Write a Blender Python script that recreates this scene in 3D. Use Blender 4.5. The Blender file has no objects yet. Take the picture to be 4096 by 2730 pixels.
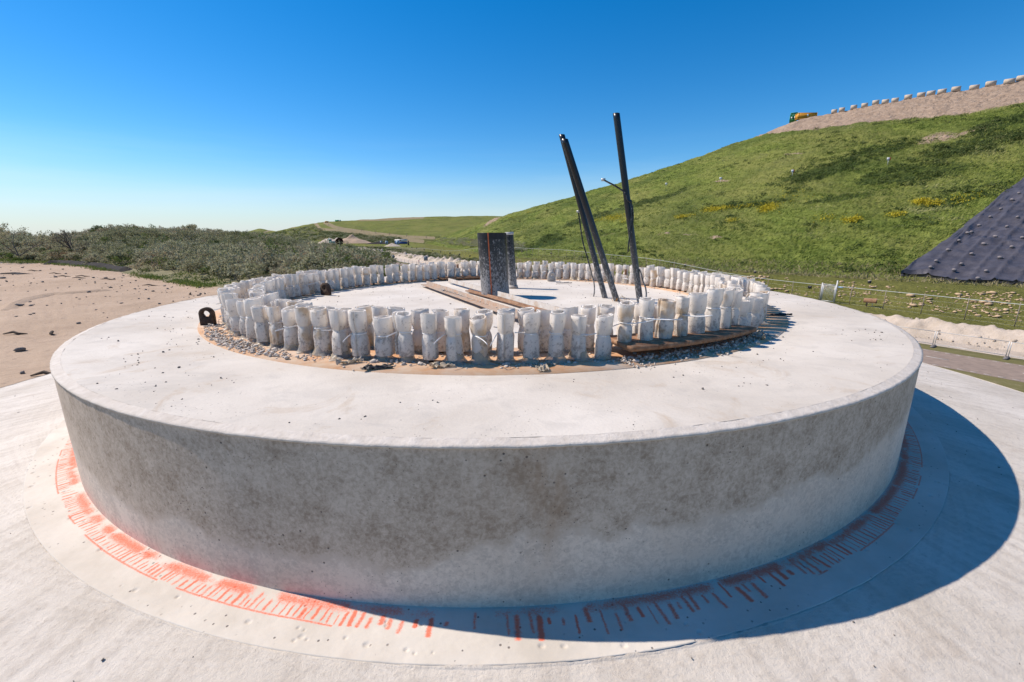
import bpy, math, random
import numpy as np
from mathutils import Matrix, Vector
random.seed(7); RNG = np.random.default_rng(11)
PI = math.pi
scene = bpy.context.scene
col = scene.collection

# ------------------------------------------------------------------ camera
FPX, PITCH, ROLL = 1729.6, 0.2378, -0.0033        # focal length in photo pixels (4096 wide)
CAM = np.array([0.1845, -6.068, 0.852])
_fw = np.array([0, math.cos(PITCH), -math.sin(PITCH)])
_up0 = np.array([0, math.sin(PITCH), math.cos(PITCH)]); _rt0 = np.array([1., 0, 0])
_rt = _rt0*math.cos(ROLL) + _up0*math.sin(ROLL)
_up = -_rt0*math.sin(ROLL) + _up0*math.cos(ROLL)
cd = bpy.data.cameras.new("camera"); cd.sensor_width = 36; cd.lens = FPX/4096*36
cd.clip_start = 0.05; cd.clip_end = 20000
cam = bpy.data.objects.new("camera", cd); col.objects.link(cam)
M = Matrix(((_rt[0], _up[0], -_fw[0], CAM[0]), (_rt[1], _up[1], -_fw[1], CAM[1]), (_rt[2], _up[2], -_fw[2], CAM[2]), (0, 0, 0, 1)))
cam.matrix_world = M
scene.camera = cam

# ------------------------------------------------------------------ world, sun, exposure
SUN_EL = math.radians(50.5); SUN_AZ = math.atan2(-0.967, 0.256)
w = bpy.data.worlds.new("World"); scene.world = w; w.use_nodes = True
nt = w.node_tree; nt.nodes.clear()
sky = nt.nodes.new("ShaderNodeTexSky"); sky.sky_type = 'NISHITA'; sky.sun_disc = False
sky.sun_elevation = SUN_EL; sky.sun_rotation = SUN_AZ; sky.altitude = 0; sky.air_density = 1.0; sky.dust_density = 0.1; sky.ozone_density = 5.0
hs = nt.nodes.new("ShaderNodeHueSaturation"); hs.inputs['Saturation'].default_value = 1.38; hs.inputs['Value'].default_value = 1.0
bg = nt.nodes.new("ShaderNodeBackground"); bg.inputs['Strength'].default_value = 0.115
wo = nt.nodes.new("ShaderNodeOutputWorld")
tc = nt.nodes.new("ShaderNodeTexCoord"); sp = nt.nodes.new("ShaderNodeSeparateXYZ")
mp = nt.nodes.new("ShaderNodeMapping"); mp.inputs['Scale'].default_value = (1.2, 1.2, 14)
nz = nt.nodes.new("ShaderNodeTexNoise"); nz.inputs['Scale'].default_value = 2.2; nz.inputs['Detail'].default_value = 5; nz.inputs['Roughness'].default_value = 0.55
rp = nt.nodes.new("ShaderNodeMapRange"); rp.inputs['From Min'].default_value = 0.42; rp.inputs['From Max'].default_value = 0.8; rp.inputs['To Max'].default_value = 0.22
el = nt.nodes.new("ShaderNodeMapRange"); el.inputs['From Min'].default_value = 0.20; el.inputs['From Max'].default_value = 0.02
ml = nt.nodes.new("ShaderNodeMath"); ml.operation = 'MULTIPLY'
mx = nt.nodes.new("ShaderNodeMixRGB"); mx.inputs['Color2'].default_value = (7.0, 7.6, 8.4, 1)
L = nt.links.new
L(tc.outputs['Generated'], sp.inputs[0]); L(tc.outputs['Generated'], mp.inputs[0]); L(mp.outputs[0], nz.inputs['Vector'])
L(nz.outputs[0], rp.inputs['Value']); L(sp.outputs['Z'], el.inputs['Value']); L(rp.outputs[0], ml.inputs[0]); L(el.outputs[0], ml.inputs[1])
L(sky.outputs[0], hs.inputs['Color']); L(hs.outputs[0], mx.inputs['Color1']); L(ml.outputs[0], mx.inputs['Fac'])
e2 = nt.nodes.new("ShaderNodeMapRange"); e2.interpolation_type = 'SMOOTHSTEP'; e2.inputs['From Min'].default_value = 0.16; e2.inputs['From Max'].default_value = -0.03; e2.inputs['To Max'].default_value = 0.75
m2 = nt.nodes.new("ShaderNodeMixRGB"); m2.inputs['Color2'].default_value = (3.9, 4.5, 5.2, 1); L(sp.outputs['Z'], e2.inputs['Value']); L(e2.outputs[0], m2.inputs['Fac']); L(mx.outputs[0], m2.inputs['Color1'])
L(m2.outputs[0], bg.inputs['Color']); L(bg.outputs[0], wo.inputs['Surface'])
sd = bpy.data.lights.new("sun", 'SUN'); sd.energy = 4.7; sd.angle = math.radians(0.53); sd.color = (1.0, 0.895, 0.79)
so = bpy.data.objects.new("sun", sd); col.objects.link(so)
sun_dir = Vector((-0.967*math.cos(SUN_EL), 0.256*math.cos(SUN_EL), math.sin(SUN_EL)))
so.rotation_euler = sun_dir.to_track_quat('Z', 'Y').to_euler(); so.location = (-20, 10, 30)
scene.view_settings.view_transform = 'Standard'; scene.view_settings.look = 'None'
scene.view_settings.exposure = 0.32; scene.view_settings.gamma = 1.0
scene.render.engine = 'CYCLES'
scene.cycles.max_bounces = 8; scene.cycles.diffuse_bounces = 4; scene.cycles.transparent_max_bounces = 8

# ------------------------------------------------------------------ helpers
def U(px, py, t):
    """point seen at photo pixel px,py at depth t along the camera axis"""
    x = (np.asarray(px, float)-2048)/FPX; y = -(np.asarray(py, float)-1365)/FPX; t = np.asarray(t, float)
    d = _fw + np.multiply.outer(x, _rt) + np.multiply.outer(y, _up)
    return CAM + d*t[..., None]
def P(px, py, z):
    d = (U(px, py, np.array(1.0))-CAM); return CAM + d*((z-CAM[2])/d[2])
def WY(px, py, Y):
    d = (U(px, py, np.array(1.0))-CAM); return CAM + d*((Y-CAM[1])/d[1])
def proj(p):
    q = np.asarray(p)-CAM; t = q@_fw
    return 2048+FPX*(q@_rt)/t, 1365-FPX*(q@_up)/t, t
def yz(px, t, z):
    """photo row where the column px at depth t reaches height z"""
    x = (px-2048)/FPX; return 1365-FPX*(((z-CAM[2])/t-_fw[2]-x*_rt[2])/_up[2])

_H = np.random.default_rng(5).random((256, 256))
def vn(x, y):
    xi = np.floor(x).astype(int); yi = np.floor(y).astype(int); fx = x-xi; fy = y-yi
    fx = fx*fx*(3-2*fx); fy = fy*fy*(3-2*fy)
    g = lambda a, b: _H[a % 256, b % 256]
    return (g(xi, yi)*(1-fx)+g(xi+1, yi)*fx)*(1-fy)+(g(xi, yi+1)*(1-fx)+g(xi+1, yi+1)*fx)*fy
def fbm(x, y, o=4, r=0.5):
    s = 0; a = 1; n = 0
    for k in range(o):
        s = s+a*vn(x*2**k+17.3*k, y*2**k+9.1*k); n += a; a *= r
    return s/n
def sstep(a, b, x):
    t = np.clip((np.asarray(x, float)-a)/(b-a), 0, 1); return t*t*(3-2*t)

def mesh(name, v, f, mats, parent=None, smooth=False, attrs=None, mi=None, loc=None):
    """v (n,3); f is an (m,k) array or a list of such arrays"""
    v = np.asarray(v, float)
    fs = f if isinstance(f, list) and np.ndim(f[0]) == 2 else [f]
    fs = [np.asarray(a, int) for a in fs if len(a)]
    me = bpy.data.meshes.new(name)
    me.vertices.add(len(v)); me.vertices.foreach_set('co', v.ravel())
    li = np.concatenate([a.ravel() for a in fs]); sz = np.concatenate([np.full(len(a), a.shape[1]) for a in fs])
    me.loops.add(len(li)); me.loops.foreach_set('vertex_index', li)
    me.polygons.add(len(sz)); st = np.concatenate([[0], np.cumsum(sz)[:-1]])
    me.polygons.foreach_set('loop_start', st); me.polygons.foreach_set('loop_total', sz)
    if smooth: me.polygons.foreach_set('use_smooth', np.ones(len(sz), bool))
    for m in (mats if isinstance(mats, (list, tuple)) else [mats]): me.materials.append(m)
    if mi is not None: me.polygons.foreach_set('material_index', np.asarray(mi, int))
    me.update(calc_edges=True)
    for k, (dom, arr) in (attrs or {}).items():
        a = me.attributes.new(k, 'FLOAT', dom); a.data.foreach_set('value', np.asarray(arr, float).ravel())
    o = bpy.data.objects.new(name, me); col.objects.link(o)
    if parent is not None: o.parent = parent
    if loc is not None: o.location = loc
    return o
def tag(o, label=None, cat=None, group=None, kind=None):
    if label: o['label'] = label
    if cat: o['category'] = cat
    if group: o['group'] = group
    if kind: o['kind'] = kind
    return o
def empty(name, loc=(0, 0, 0), rz=0):
    o = bpy.data.objects.new(name, None); col.objects.link(o); o.location = [float(c) for c in loc]; o.rotation_euler = (0, 0, rz)
    o.empty_display_size = 0.1
    return o
def gridf(nr, nc, wrap=False):
    i, j = np.meshgrid(np.arange(nr-1), np.arange(nc if wrap else nc-1), indexing='ij')
    j2 = (j+1) % nc
    return np.stack([i*nc+j, i*nc+j2, (i+1)*nc+j2, (i+1)*nc+j], -1).reshape(-1, 4)

class MB:
    """collects closed shapes for one mesh"""
    def __init__(s): s.v = []; s.f = {}; s.n = 0
    def add(s, v, f):
        v = np.asarray(v, float); f = np.asarray(f, int); s.v.append(v); s.f.setdefault(f.shape[1], []).append(f+s.n); s.n += len(v); return s
    def addm(s, v, fl):
        v = np.asarray(v, float); s.v.append(v)
        for f in fl:
            f = np.asarray(f, int)
            s.f.setdefault(f.shape[1], []).append(f+s.n)
        s.n += len(v); return s
    def box(s, c, d, R=None):
        d = np.asarray(d)/2; k = np.array([[x, y, z] for z in (-1, 1) for y in (-1, 1) for x in (-1, 1)])*d
        if R is not None: k = k@np.asarray(R).T
        return s.add(k+np.asarray(c), [[0, 2, 3, 1], [4, 5, 7, 6], [0, 1, 5, 4], [2, 6, 7, 3], [0, 4, 6, 2], [1, 3, 7, 5]])
    def tube(s, pts, r, n=8, cap=True):
        pts = np.asarray(pts, float); r = np.broadcast_to(np.asarray(r, float), (len(pts),)); rings = []
        tprev = None
        for i, p in enumerate(pts):
            t = pts[min(i+1, len(pts)-1)]-pts[max(i-1, 0)]; t = t/(np.linalg.norm(t)+1e-12)
            if tprev is None:
                a = np.array([0, 0, 1.]) if abs(t[2]) < .9 else np.array([1., 0, 0]); u = np.cross(t, a)
            else: u = uprev-t*(uprev@t)
            u /= np.linalg.norm(u)+1e-12; vv = np.cross(t, u); uprev = u; tprev = t
            an = np.arange(n)*2*PI/n
            rings.append(p+r[i]*(np.outer(np.cos(an), u)+np.outer(np.sin(an), vv)))
        v = np.concatenate(rings); fl = [gridf(len(pts), n, True)]
        if cap:
            fl += [np.arange(n)[None, ::-1], (np.arange(n)+(len(pts)-1)*n)[None]]
        return s.addm(v, fl)
    def build(s, name, mats, parent=None, smooth=False, **k):
        return mesh(name, np.concatenate(s.v), [np.concatenate(a) for a in s.f.values()], mats, parent, smooth, **k)

# ------------------------------------------------------------------ materials
class NB:
    def __init__(s, name):
        s.m = bpy.data.materials.new(name); s.m.use_nodes = True; s.t = s.m.node_tree; s.b = s.t.nodes['Principled BSDF']; s.out = s.t.nodes['Material Output']
        s.c = s.t.nodes.new('ShaderNodeTexCoord')
    def n(s, ty, **k):
        x = s.t.nodes.new(ty)
        for a, b in k.items(): setattr(x, a, b)
        return x
    def l(s, a, b): s.t.links.new(a, b)
    def obj(s, scale=None):
        if scale is None: return s.c.outputs['Object']
        m = s.n('ShaderNodeMapping'); m.inputs['Scale'].default_value = scale; s.l(s.c.outputs['Object'], m.inputs[0]); return m.outputs[0]
    def noise(s, sc, det=4, ro=.55, vec=None, dis=0):
        x = s.n('ShaderNodeTexNoise'); x.inputs['Scale'].default_value = sc; x.inputs['Detail'].default_value = det; x.inputs['Roughness'].default_value = ro
        x.inputs['Distortion'].default_value = dis; s.l(vec or s.obj(), x.inputs['Vector']); return x.outputs[0]
    def voro(s, sc, vec=None, feat='F1', out='Distance', rnd=1):
        x = s.n('ShaderNodeTexVoronoi'); x.feature = feat; x.inputs['Scale'].default_value = sc; x.inputs['Randomness'].default_value = rnd; s.l(vec or s.obj(), x.inputs['Vector']); return x.outputs[out]
    def mr(s, v, a, b, c=0., d=1.):
        x = s.n('ShaderNodeMapRange'); s.l(v, x.inputs['Value'])
        for k, q in zip(('From Min', 'From Max', 'To Min', 'To Max'), (a, b, c, d)): x.inputs[k].default_value = q
        return x.outputs[0]
    def math(s, op, a, b=0.):
        x = s.n('ShaderNodeMath', operation=op)
        for i, q in enumerate((a, b)):
            if isinstance(q, (int, float)): x.inputs[i].default_value = q
            else: s.l(q, x.inputs[i])
        return x.outputs[0]
    def mix(s, f, a, b, mode='MIX'):
        x = s.n('ShaderNodeMixRGB', blend_type=mode)
        for i, q in enumerate((f, a, b)):
            if isinstance(q, (int, float)): x.inputs[i].default_value = q
            elif isinstance(q, tuple): x.inputs[i].default_value = (*q, 1)
            else: s.l(q, x.inputs[i])
        return x.outputs[0]
    def attr(s, name):
        x = s.n('ShaderNodeAttribute', attribute_name=name); return x.outputs['Fac']
    def col(s, c, rough=.8, metal=0.):
        if isinstance(c, tuple): s.b.inputs['Base Color'].default_value = (*c, 1)
        else: s.l(c, s.b.inputs['Base Color'])
        if isinstance(rough, (int, float)): s.b.inputs['Roughness'].default_value = rough
        else: s.l(rough, s.b.inputs['Roughness'])
        s.b.inputs['Metallic'].default_value = metal; s.b.inputs['Specular IOR Level'].default_value = .3
    def bump(s, h, strength=.5, dist=.01):
        x = s.n('ShaderNodeBump'); x.inputs['Strength'].default_value = strength; x.inputs['Distance'].default_value = dist
        s.l(h, x.inputs['Height']); s.l(x.outputs[0], s.b.inputs['Normal'])

def simple(name, c, rough=.6, metal=0., var=.25, sc=20, bump=.2, bd=.003, spec=.3):
    b = NB(name); n1 = b.noise(sc, 4)
    dk = tuple(x*(1-var) for x in c); lt = tuple(min(1, x*(1+var)) for x in c)
    b.col(b.mix(b.mr(n1, .3, .7), dk, lt), rough, metal); b.bump(n1, bump, bd); b.b.inputs['Specular IOR Level'].default_value = spec
    return b.m

def m_top():
    b = NB("concrete_top")
    n1 = b.noise(.9, 5, .6); n2 = b.noise(5, 5, .65, dis=.5); n3 = b.noise(60, 3)
    c = b.mix(b.mr(n1, .35, .65), (.50, .445, .375), (.635, .58, .505))
    c = b.mix(b.mr(n2, .52, .75, 0, .55), c, (.42, .385, .34))
    n4 = b.noise(2.1, 6, .7, dis=1.2); c = b.mix(b.mr(n4, .57, .70, 0, .6), c, (.43, .33, .23)); n5 = b.noise(1.3, 6, .7, b.obj((1, 3, 1)), dis=.8); c = b.mix(b.mr(n5, .52, .7, 0, .35), c, (.40, .37, .33))
    v = b.voro(38); sp = b.math('MULTIPLY', b.mr(v, .10, .16, 1, 0), b.mr(b.noise(3.1, 3), .5, .6))
    c = b.mix(b.math('MULTIPLY', sp, .7), c, (.12, .10, .085))
    c = b.mix(b.mr(n3, .3, .8, 0, .12), c, (.3, .28, .25))
    b.col(c, .85); h = b.math('ADD', b.math('MULTIPLY', n3, .35), b.math('MULTIPLY', n2, .8)); b.bump(h, .35, .012); return b.m
def m_floor():
    b = NB("concrete_floor")
    n1 = b.noise(1.4, 5, .6); n2 = b.noise(4, 6, .7, b.obj((1, 2.5, 1)), dis=1.5); n3 = b.noise(50, 3)
    c = b.mix(b.mr(n1, .35, .65), (.53, .475, .405), (.64, .59, .52)); c = b.mix(b.mr(n2, .55, .7, 0, .45), c, (.45, .40, .35))
    b.col(c, .88); b.bump(n3, .4, .006); return b.m
def m_wall():
    b = NB("concrete_wall")
    st = b.attr('stain_and_shade'); ru = b.attr('rust')
    fine = b.noise(42, 6, .75, dis=.5); mid = b.noise(7, 4, .6); big = b.noise(1.6, 3, .5)
    base = b.mix(b.mr(big, .3, .7), (.62, .505, .40), (.76, .645, .53))
    light = b.mix(b.mr(mid, .35, .65, 0, .5), base, (.80, .69, .575))
    dm = b.math('ADD', fine, b.math('MULTIPLY', mid, .6)); dark = b.mix(b.mr(dm, .62, .95), (.27, .195, .13), (.62, .505, .395))
    s2 = b.math('ADD', st, b.math('MULTIPLY', b.math('SUBTRACT', b.noise(18, 6, .8), .5), .9))
    mott = b.math('MULTIPLY', b.mr(b.math('ADD', fine, b.math('MULTIPLY', mid, .7)), .76, 1.0), .38); light = b.mix(mott, light, (.22, .18, .145)); c = b.mix(b.mr(s2, .30, .68, 0, .85), light, dark)
    r2 = b.math('MULTIPLY', ru, b.mr(b.noise(14, 4, .6, b.obj((1, 1, .25))), .3, .65)); c = b.mix(r2, c, (.36, .22, .12))
    pk = b.math('MULTIPLY', b.attr('pink'), b.mr(fine, .3, .7, .3, 1)); c = b.mix(pk, c, (.55, .16, .12))
    v = b.voro(16); hole = b.math('MULTIPLY', b.mr(v, .07, .10, 1, 0), b.mr(b.noise(2.3, 2), .45, .55))
    v2 = b.voro(40); hole2 = b.math('MULTIPLY', b.mr(v2, .08, .13, 1, 0), b.mr(b.noise(3.3, 2), .42, .6))
    hl = b.math('MAXIMUM', hole, hole2); c = b.mix(b.math('MULTIPLY', hl, .8), c, (.06, .05, .045))
    b.col(c, .8); h = b.math('SUBTRACT', b.math('MULTIPLY', fine, .5), b.math('MULTIPLY', hl, 1.5)); b.bump(h, .35, .006); return b.m
def m_rim():
    b = NB("concrete_rim"); n = b.noise(18, 5, .7); n2 = b.noise(3, 3)
    c = b.mix(b.mr(n, .3, .7), (.50, .44, .37), (.64, .58, .51)); c = b.mix(b.mr(n2, .5, .7, 0, .3), c, (.40, .34, .28))
    b.col(c, .85); b.bump(n, .6, .012); return b.m
def m_ring():
    b = NB("concrete_ring"); n = b.noise(2.5, 5, .6); f = b.noise(40, 4, .7)
    c = b.mix(b.mr(n, .35, .65), (.51, .46, .39), (.63, .58, .51)); c = b.mix(b.mr(b.noise(5, 4), .55, .75, 0, .4), c, (.46, .39, .31))
    v = b.voro(22); hole = b.math('MULTIPLY', b.mr(v, .09, .14, 1, 0), b.mr(b.noise(4.3, 2), .45, .55)); c = b.mix(b.math('MULTIPLY', hole, .8), c, (.10, .08, .07))
    pt = b.attr('paint'); pm = b.math('ADD', pt, b.math('MULTIPLY', b.math('SUBTRACT', b.noise(95, 6, .9), .5), 1.7))
    c = b.mix(b.mr(pm, .26, .70, 0, .88), c, (.80, .13, .055))
    b.col(c, .8); b.bump(b.math('SUBTRACT', b.math('MULTIPLY', f, .4), b.math('MULTIPLY', hole, 2.0)), .45, .008); return b.m
def m_slab():
    b = NB("concrete_slab"); n = b.noise(1.1, 5, .6); f = b.noise(30, 6, .75); g = b.noise(6, 5, .7, dis=.8)
    c = b.mix(b.mr(n, .35, .65), (.52, .465, .395), (.645, .59, .52)); c = b.mix(b.mr(b.noise(2.7, 6, .72), .56, .72, 0, .5), c, (.44, .36, .28))
    br = b.attr('brush'); c = b.mix(b.math('MULTIPLY', b.mr(br, .45, .75), .42), c, (.33, .28, .23)); c = b.mix(b.mr(f, .54, .72, 0, .5), c, (.36, .31, .26))
    pit = b.math('MULTIPLY', b.mr(f, .66, .74), b.mr(g, .5, .65)); c = b.mix(b.math('MULTIPLY', pit, .6), c, (.16, .14, .12))
    b.col(c, .9); h = b.math('ADD', b.math('MULTIPLY', br, .7), b.math('ADD', f, b.math('MULTIPLY', pit, -1.2))); b.bump(h, .75, .012); return b.m
def m_foam():
    b = NB("white_foam"); oi = b.n('ShaderNodeObjectInfo'); 
    va = b.n('ShaderNodeVectorMath', operation='ADD'); b.l(b.c.outputs['Object'], va.inputs[0])
    cx = b.n('ShaderNodeCombineXYZ'); r7 = b.math('MULTIPLY', oi.outputs['Random'], 37.); b.l(r7, cx.inputs[0]); b.l(r7, cx.inputs[2]); b.l(cx.outputs[0], va.inputs[1]); V = va.outputs[0]
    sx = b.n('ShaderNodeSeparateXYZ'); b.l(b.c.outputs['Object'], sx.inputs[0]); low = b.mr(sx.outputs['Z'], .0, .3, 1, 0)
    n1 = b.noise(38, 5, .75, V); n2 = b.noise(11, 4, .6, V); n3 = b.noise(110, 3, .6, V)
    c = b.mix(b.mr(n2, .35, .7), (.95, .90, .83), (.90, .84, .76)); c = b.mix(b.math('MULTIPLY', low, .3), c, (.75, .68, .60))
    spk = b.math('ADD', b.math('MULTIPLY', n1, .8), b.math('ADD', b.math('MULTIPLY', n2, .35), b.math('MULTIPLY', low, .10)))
    c = b.mix(b.mr(spk, .655, .74, 0, .7), c, (.34, .30, .265)); c = b.mix(b.mr(n3, .64, .72, 0, .35), c, (.3, .27, .24))
    yl = b.math('MULTIPLY', b.mr(oi.outputs['Random'], .86, .9), b.mr(b.noise(9, 2, .5, V), .5, .66)); c = b.mix(b.math('MULTIPLY', yl, .6), c, (.62, .40, .16))
    b.col(c, .65); b.bump(b.math('ADD', n1, b.math('MULTIPLY', n2, .8)), .5, .006)
    tr = b.n('ShaderNodeBsdfTranslucent'); b.l(b.mix(.3, c, (.93, .91, .88)), tr.inputs[0]); ms = b.n('ShaderNodeMixShader'); ms.inputs[0].default_value = .40
    b.l(b.b.outputs[0], ms.inputs[1]); b.l(tr.outputs[0], ms.inputs[2]); b.l(ms.outputs[0], b.out.inputs[0]); return b.m
def m_wrap():
    b = NB("dirty_plastic_film"); n = b.noise(22, 4)
    c = b.mix(b.mr(n, .35, .65), (.50, .40, .26), (.42, .39, .35)); b.col(c, .35); b.bump(n, .6, .01)
    tr = b.n('ShaderNodeBsdfTransparent'); ms = b.n('ShaderNodeMixShader'); b.l(b.mr(n, .3, .7, .15, .5), ms.inputs[0]); b.l(b.b.outputs[0], ms.inputs[1]); b.l(tr.outputs[0], ms.inputs[2]); b.l(ms.outputs[0], b.out.inputs[0]); return b.m
def m_rust(name, a, c2, d, sc=14):
    b = NB(name); n = b.noise(sc, 5, .7); n2 = b.noise(sc*.3, 4); 
    c = b.mix(b.mr(n, .35, .65), a, c2); c = b.mix(b.mr(n2, .5, .7, 0, .8), c, d); b.col(c, .85); b.bump(n, .4, .006); return b.m
def m_blackpipe(name, lowz, th=.575, lw=.17):
    b = NB(name); sx = b.n('ShaderNodeSeparateXYZ'); b.l(b.c.outputs['Object'], sx.inputs[0])
    low = b.mr(sx.outputs['Z'], lowz, 0, 0, 1); f = b.noise(48, 5, .8, b.obj((1, 1, .6))); g = b.noise(10, 3, .6)
    s = b.math('ADD', f, b.math('MULTIPLY', low, lw)); s = b.math('ADD', s, b.math('MULTIPLY', b.math('SUBTRACT', g, .5), .25))
    k = b.mr(s, th, th+.075, 0, .75); c = b.mix(k, (.012, .013, .016), (.42, .40, .38)); c = b.mix(b.math('MULTIPLY', low, .22), c, (.3, .29, .28))
    b.col(c, b.mr(k, 0, 1, .32, .85)); b.b.inputs['Specular IOR Level'].default_value = .5; b.bump(f, .15, .003); return b.m
def m_sand():
    b = NB("sand"); n = b.noise(.35, 5, .6); f = b.noise(9, 5, .7); g = b.noise(1.6, 5, .65, b.obj((1, 1.8, 1)))
    c = b.mix(b.mr(n, .3, .7), (.375, .268, .18), (.46, .34, .24)); c = b.mix(b.mr(g, .55, .75, 0, .6), c, (.31, .215, .15)); 
    v = b.voro(3.2); cl = b.math('MULTIPLY', b.mr(v, .10, .14, 1, 0), b.mr(b.noise(.8, 3), .40, .6)); c = b.mix(b.mr(b.noise(14, 4, .7), .6, .72, 0, .35), c, (.20, .14, .10)); c = b.mix(b.math('MULTIPLY', cl, .7), c, (.12, .09, .075))
    veg = b.attr('veg'); vm = b.mr(b.math('ADD', veg, b.math('MULTIPLY', b.math('SUBTRACT', b.noise(1.3, 5, .7), .5), .9)), .4, .65)
    gc = b.mix(b.mr(b.noise(.9, 5, .7), .35, .65), (.13, .125, .055), (.24, .21, .12)); c = b.mix(vm, c, gc)
    b.col(c, .95); b.bump(b.math('ADD', b.math('MULTIPLY', g, 2.), f), .6, .06); return b.m
def m_bank():
    b = NB("pale_sand"); n = b.noise(.8, 5, .65); f = b.noise(6, 5, .7)
    c = b.mix(b.mr(n, .35, .65), (.42, .345, .265), (.53, .445, .36)); c = b.mix(b.mr(f, .62, .8, 0, .6), c, (.30, .235, .18)); b.col(c, .95); b.bump(b.math('ADD', f, n), .7, .12); return b.m
def m_hill():
    b = NB("hill_grass"); o = b.obj()
    # streaks that follow the slope's contour, x' along the hill
    mp = b.n('ShaderNodeMapping'); mp.inputs['Rotation'].default_value = (0, 0, math.radians(25)); mp.inputs['Scale'].default_value = (.55, .16, .6); b.l(o, mp.inputs[0]); V = mp.outputs[0]
    a = b.noise(.12, 5, .6, V); st = b.noise(.9, 6, .72, V, dis=.6); fi = b.noise(1.1, 5, .75); sm = b.noise(.05, 3, .5)
    c = b.mix(b.mr(st, .3, .7), (.075, .115, .018), (.24, .275, .06)); c = b.mix(b.mr(a, .42, .62, 0, .75), c, (.24, .235, .07))
    c = b.mix(b.mr(sm, .45, .65, 0, .6), c, (.05, .08, .02)); c = b.mix(b.mr(fi, .58, .75, 0, .7), c, (.035, .055, .014)); c = b.mix(b.mr(fi, .42, .28, 0, .5), c, (.22, .21, .10))
    dk = b.mr(b.math('ADD', b.attr('dark'), b.math('MULTIPLY', b.math('SUBTRACT', fi, .5), .9)), .4, .6); c = b.mix(b.math('MULTIPLY', dk, .8), c, (.026, .046, .012))
    sa = b.mr(b.math('ADD', b.attr('sand'), b.math('MULTIPLY', b.math('SUBTRACT', st, .5), .8)), .4, .6)
    sc = b.mix(b.mr(b.noise(.5, 5, .7), .35, .65), (.33, .235, .165), (.43, .325, .24)); c = b.mix(sa, c, sc)
    te = b.attr('flat'); fc = b.mix(b.mr(b.noise(.25, 4), .35, .65), (.125, .125, .03), (.175, .165, .045)); c = b.mix(b.math('MULTIPLY', te, .9), c, fc)
    b.col(c, .95); b.b.inputs['Specular IOR Level'].default_value = .1
    h = b.math('ADD', b.math('MULTIPLY', st, 1.4), fi); b.bump(h, .8, .9); return b.m
def m_ground():
    b = NB("low_grass"); n = b.noise(.12, 5, .6); f = b.noise(1.3, 5, .7)
    c = b.mix(b.mr(n, .35, .65), (.10, .10, .03), (.17, .145, .055)); c = b.mix(b.mr(f, .55, .75, 0, .6), c, (.27, .22, .13)); b.col(c, .95); b.bump(f, .6, .1); return b.m
def m_leaf(name, a, c2, d, trans=.25):
    b = NB(name); r = b.attr('rnd'); c = b.mix(b.mr(r, 0, .6), a, c2); c = b.mix(b.mr(r, .6, 1.), c, d); b.col(c, .7); b.b.inputs['Specular IOR Level'].default_value = .15
    if trans:
        tr = b.n('ShaderNodeBsdfTranslucent'); b.l(c, tr.inputs[0]); ms = b.n('ShaderNodeMixShader'); ms.inputs[0].default_value = trans
        b.l(b.b.outputs[0], ms.inputs[1]); b.l(tr.outputs[0], ms.inputs[2]); b.l(ms.outputs[0], b.out.inputs[0])
    return b.m
def m_tarp():
    b = NB("black_geotextile"); n = b.noise(.8, 5, .6); f = b.noise(6, 4)
    c = b.mix(b.mr(n, .35, .7), (.050, .047, .056), (.088, .082, .095)); b.col(c, .5); b.b.inputs['Specular IOR Level'].default_value = .4; b.bump(b.math('ADD', n, b.math('MULTIPLY', f, .2)), .5, .25); return b.m

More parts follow.
